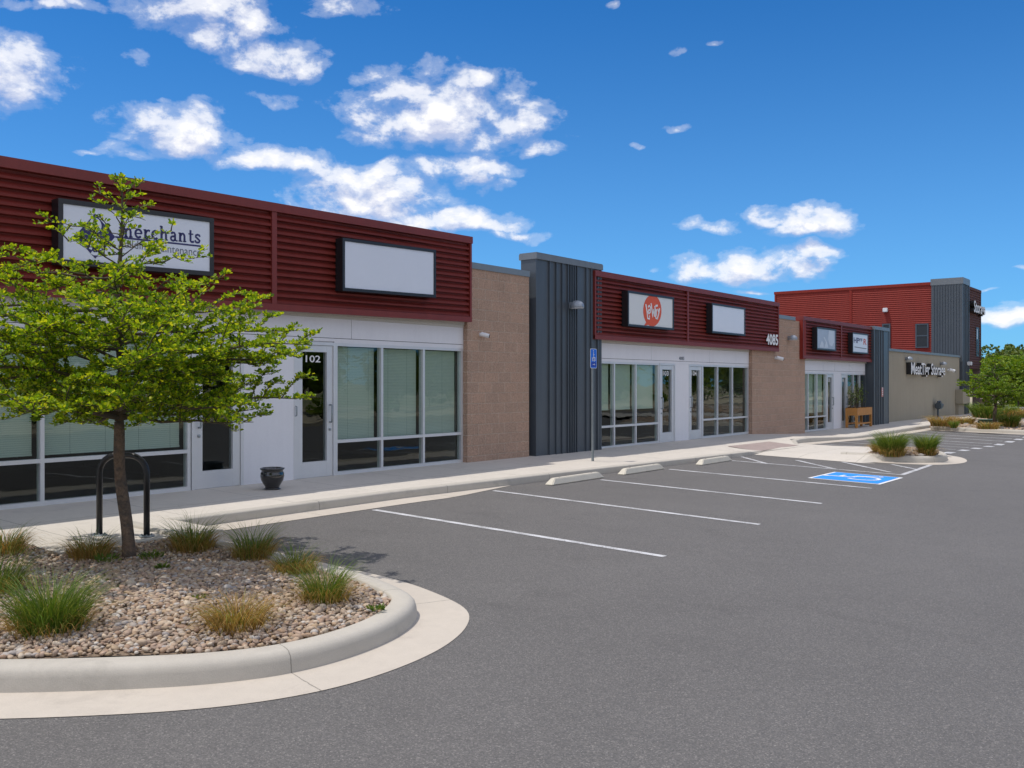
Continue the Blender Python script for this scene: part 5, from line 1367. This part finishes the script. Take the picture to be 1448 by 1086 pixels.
def bushy_tree(name, t0, n0, z0, h, r, trunk_h, label, seed, k=4200, ls=.14, lmat='leaf_far', cat='tree', group=None, cone=False, flat=1.0):
    rs = np.random.RandomState(seed); root = thing(name, t0, n0, z0, label, cat, group)
    m_ = MB(); tp_ = (t0+rs.uniform(-.1, .1), n0+rs.uniform(-.1, .1), z0+h*.8); tr = max(.05, h*.018)
    m_.tube([(t0, n0, z0-.1), (t0+.03, n0, z0+trunk_h), tp_], [tr, tr*.75, tr*.2], 8)
    for i in range(9):
        a = rs.uniform(0, 6.28); zz = z0+trunk_h+(h-trunk_h)*.5*i/9; rr = r*.7
        m_.tube([(t0, n0, zz), (t0+math.cos(a)*rr*.5, n0+math.sin(a)*rr*.5, zz+.12*h), (t0+math.cos(a)*rr, n0+math.sin(a)*rr, zz+.2*h)], [tr*.5, tr*.3, tr*.1], 5)
    m_.build('trunk', 'branch', root, smooth=True)
    C = []; hc = h-trunk_h
    if cone:
        u = rs.rand(k)**.7; a = rs.uniform(0, 6.28, k); lay = 1-.35*((u*11) % 1); rr = r*(1.02-u)*lay*np.sqrt(rs.uniform(.35, 1, k))
        C = np.stack([t0+rr*np.cos(a), n0+rr*np.sin(a), z0+trunk_h+u*hc], 1); D = np.stack([np.cos(a), np.sin(a), -.15+rs.normal(0, .3, k)], 1)
    else:
        nc = 26; cl = []
        for i in range(nc):
            v = unitv(rs.normal(0, 1, 3)); f = rs.uniform(.35, .82); zc = (v[2]*.5*f+.5)
            cl.append((t0+v[0]*r*f, n0+v[1]*r*f, z0+trunk_h+hc*zc, r*rs.uniform(.26, .46)))
        cl = np.array(cl); pick = rs.randint(nc, size=k); v = unitv(rs.normal(0, 1, (k, 3))); rr = rs.uniform(.45, 1.0, (k, 1))**.6*cl[pick, 3:4]
        C = cl[pick, :3]+v*rr*np.array([1, 1, .62*flat]); D = v+rs.normal(0, .6, (k, 3)); D[:, 2] += .2
    leaves('foliage', C, D, ls*rs.uniform(.6, 1.3, k), lmat, root, rs, wide=.4)
    return root
# tree on the far island, layered like the near one
t0, n0 = pix_ground(1407, 602, .2)
ENV2 = [(-1.2, .6), (-.75, 1.0), (-.45, 1.45), (-.2, 1.5), (.2, 1.15), (.6, .9), (1.0, .55), (1.3, .2)]
ENV2 = [(z, r*1.0) for z, r in ENV2]
layered_tree('young_tree', t0, n0, za_(t0, n0), -.95, 1.15, ENV2, 'small round green tree on the far gravel island', 'tree', 15, nlimb=34, leafs=.085, rosette=.10, per=6, trunk_r=(.09, .06), dens=.8, lmat='leaf_far')
spots = [(1440, 53, 3.6, 1.6, 1.3, 'slender green tree behind the farthest island at the picture edge', 'leaf_far'),
         (1419, 63, 4.0, 1.7, 1.2, 'second green tree from the storage building, before the cream pillar', 'leaf_far'),
         (1398, 72, 4.2, 2.0, .8, 'bright green tree beside the corner of the storage building', 'leaf_far'),
         (1409, 84, 5.6, 2.8, .5, 'broad tree standing behind the brown screen wall', 'leaf_wood'),
         (1436, 88, 5.8, 3.0, .5, 'broad dull green tree behind the cream pillar', 'leaf_wood'),
         (1466, 70, 4.6, 2.4, .8, 'rounded tree just outside the right picture edge', 'leaf_far'),
         (1500, 66, 4.8, 2.4, 1.0, 'green tree beyond the right picture edge, farther along the wall', 'leaf_far')]
for i, (px, Y, h, r, th, lb, lm_) in enumerate(spots):
    t0, n0 = XY(px, Y); bushy_tree('leafy_tree', t0, n0, -2.15, h, r, th, lb, 100+i, k=5200, ls=.0034*Y, lmat=lm_, group='trees beyond the far islands')
for i, (px, Y, ytop, lb) in enumerate(((1427, 96, 488, 'pointed dark spruce rising above the trees near the right edge'), (1443, 100, 495, 'second pointed spruce at the right picture edge'))):
    t0, n0 = XY(px, Y); h = (541-ytop)/F*Y+2.2; bushy_tree('spruce_tree', t0, n0, -2.2, h, 1.5, .5, lb, 120+i, k=4200, ls=.34, lmat='leaf_wood', cone=True, group='spruces beyond the far islands')
# round shrub by the far wall
t0, n0 = XY(1446, 61); bushy_tree('round_shrub', t0, n0, -2.1, 1.5, .8, .1, 'round bright yellow green shrub by the low pale wall', 131, k=1800, ls=.2, cat='shrub')

# across the lot, behind the camera: trees and shrubs that the shop windows mirror
rs = random.Random(9)
for i in range(40):
    t0 = -22+i*4.8+rs.uniform(-1.5, 1.5); n0 = rs.uniform(34, 41); h = rs.uniform(4.6, 7.6)
    bushy_tree('leafy_tree', t0, n0, -1.99, h, h*.5, .5, 'green tree standing in the row across the lot from the shops', 140+i, k=1300, ls=.40, lmat='leaf_far', group='row of trees across the lot')
for i in range(14):
    t0 = -16+i*7.0+rs.uniform(-2, 2); n0 = rs.uniform(25.5, 28.5)
    bushy_tree('round_shrub', t0, n0, -1.92, rs.uniform(.9, 1.5), rs.uniform(.6, .9), .05, 'green shrub on the pale verge across the lot from the shops', 180+i, k=700, ls=.13, lmat='leaf_far', cat='shrub', group='shrubs across the lot')
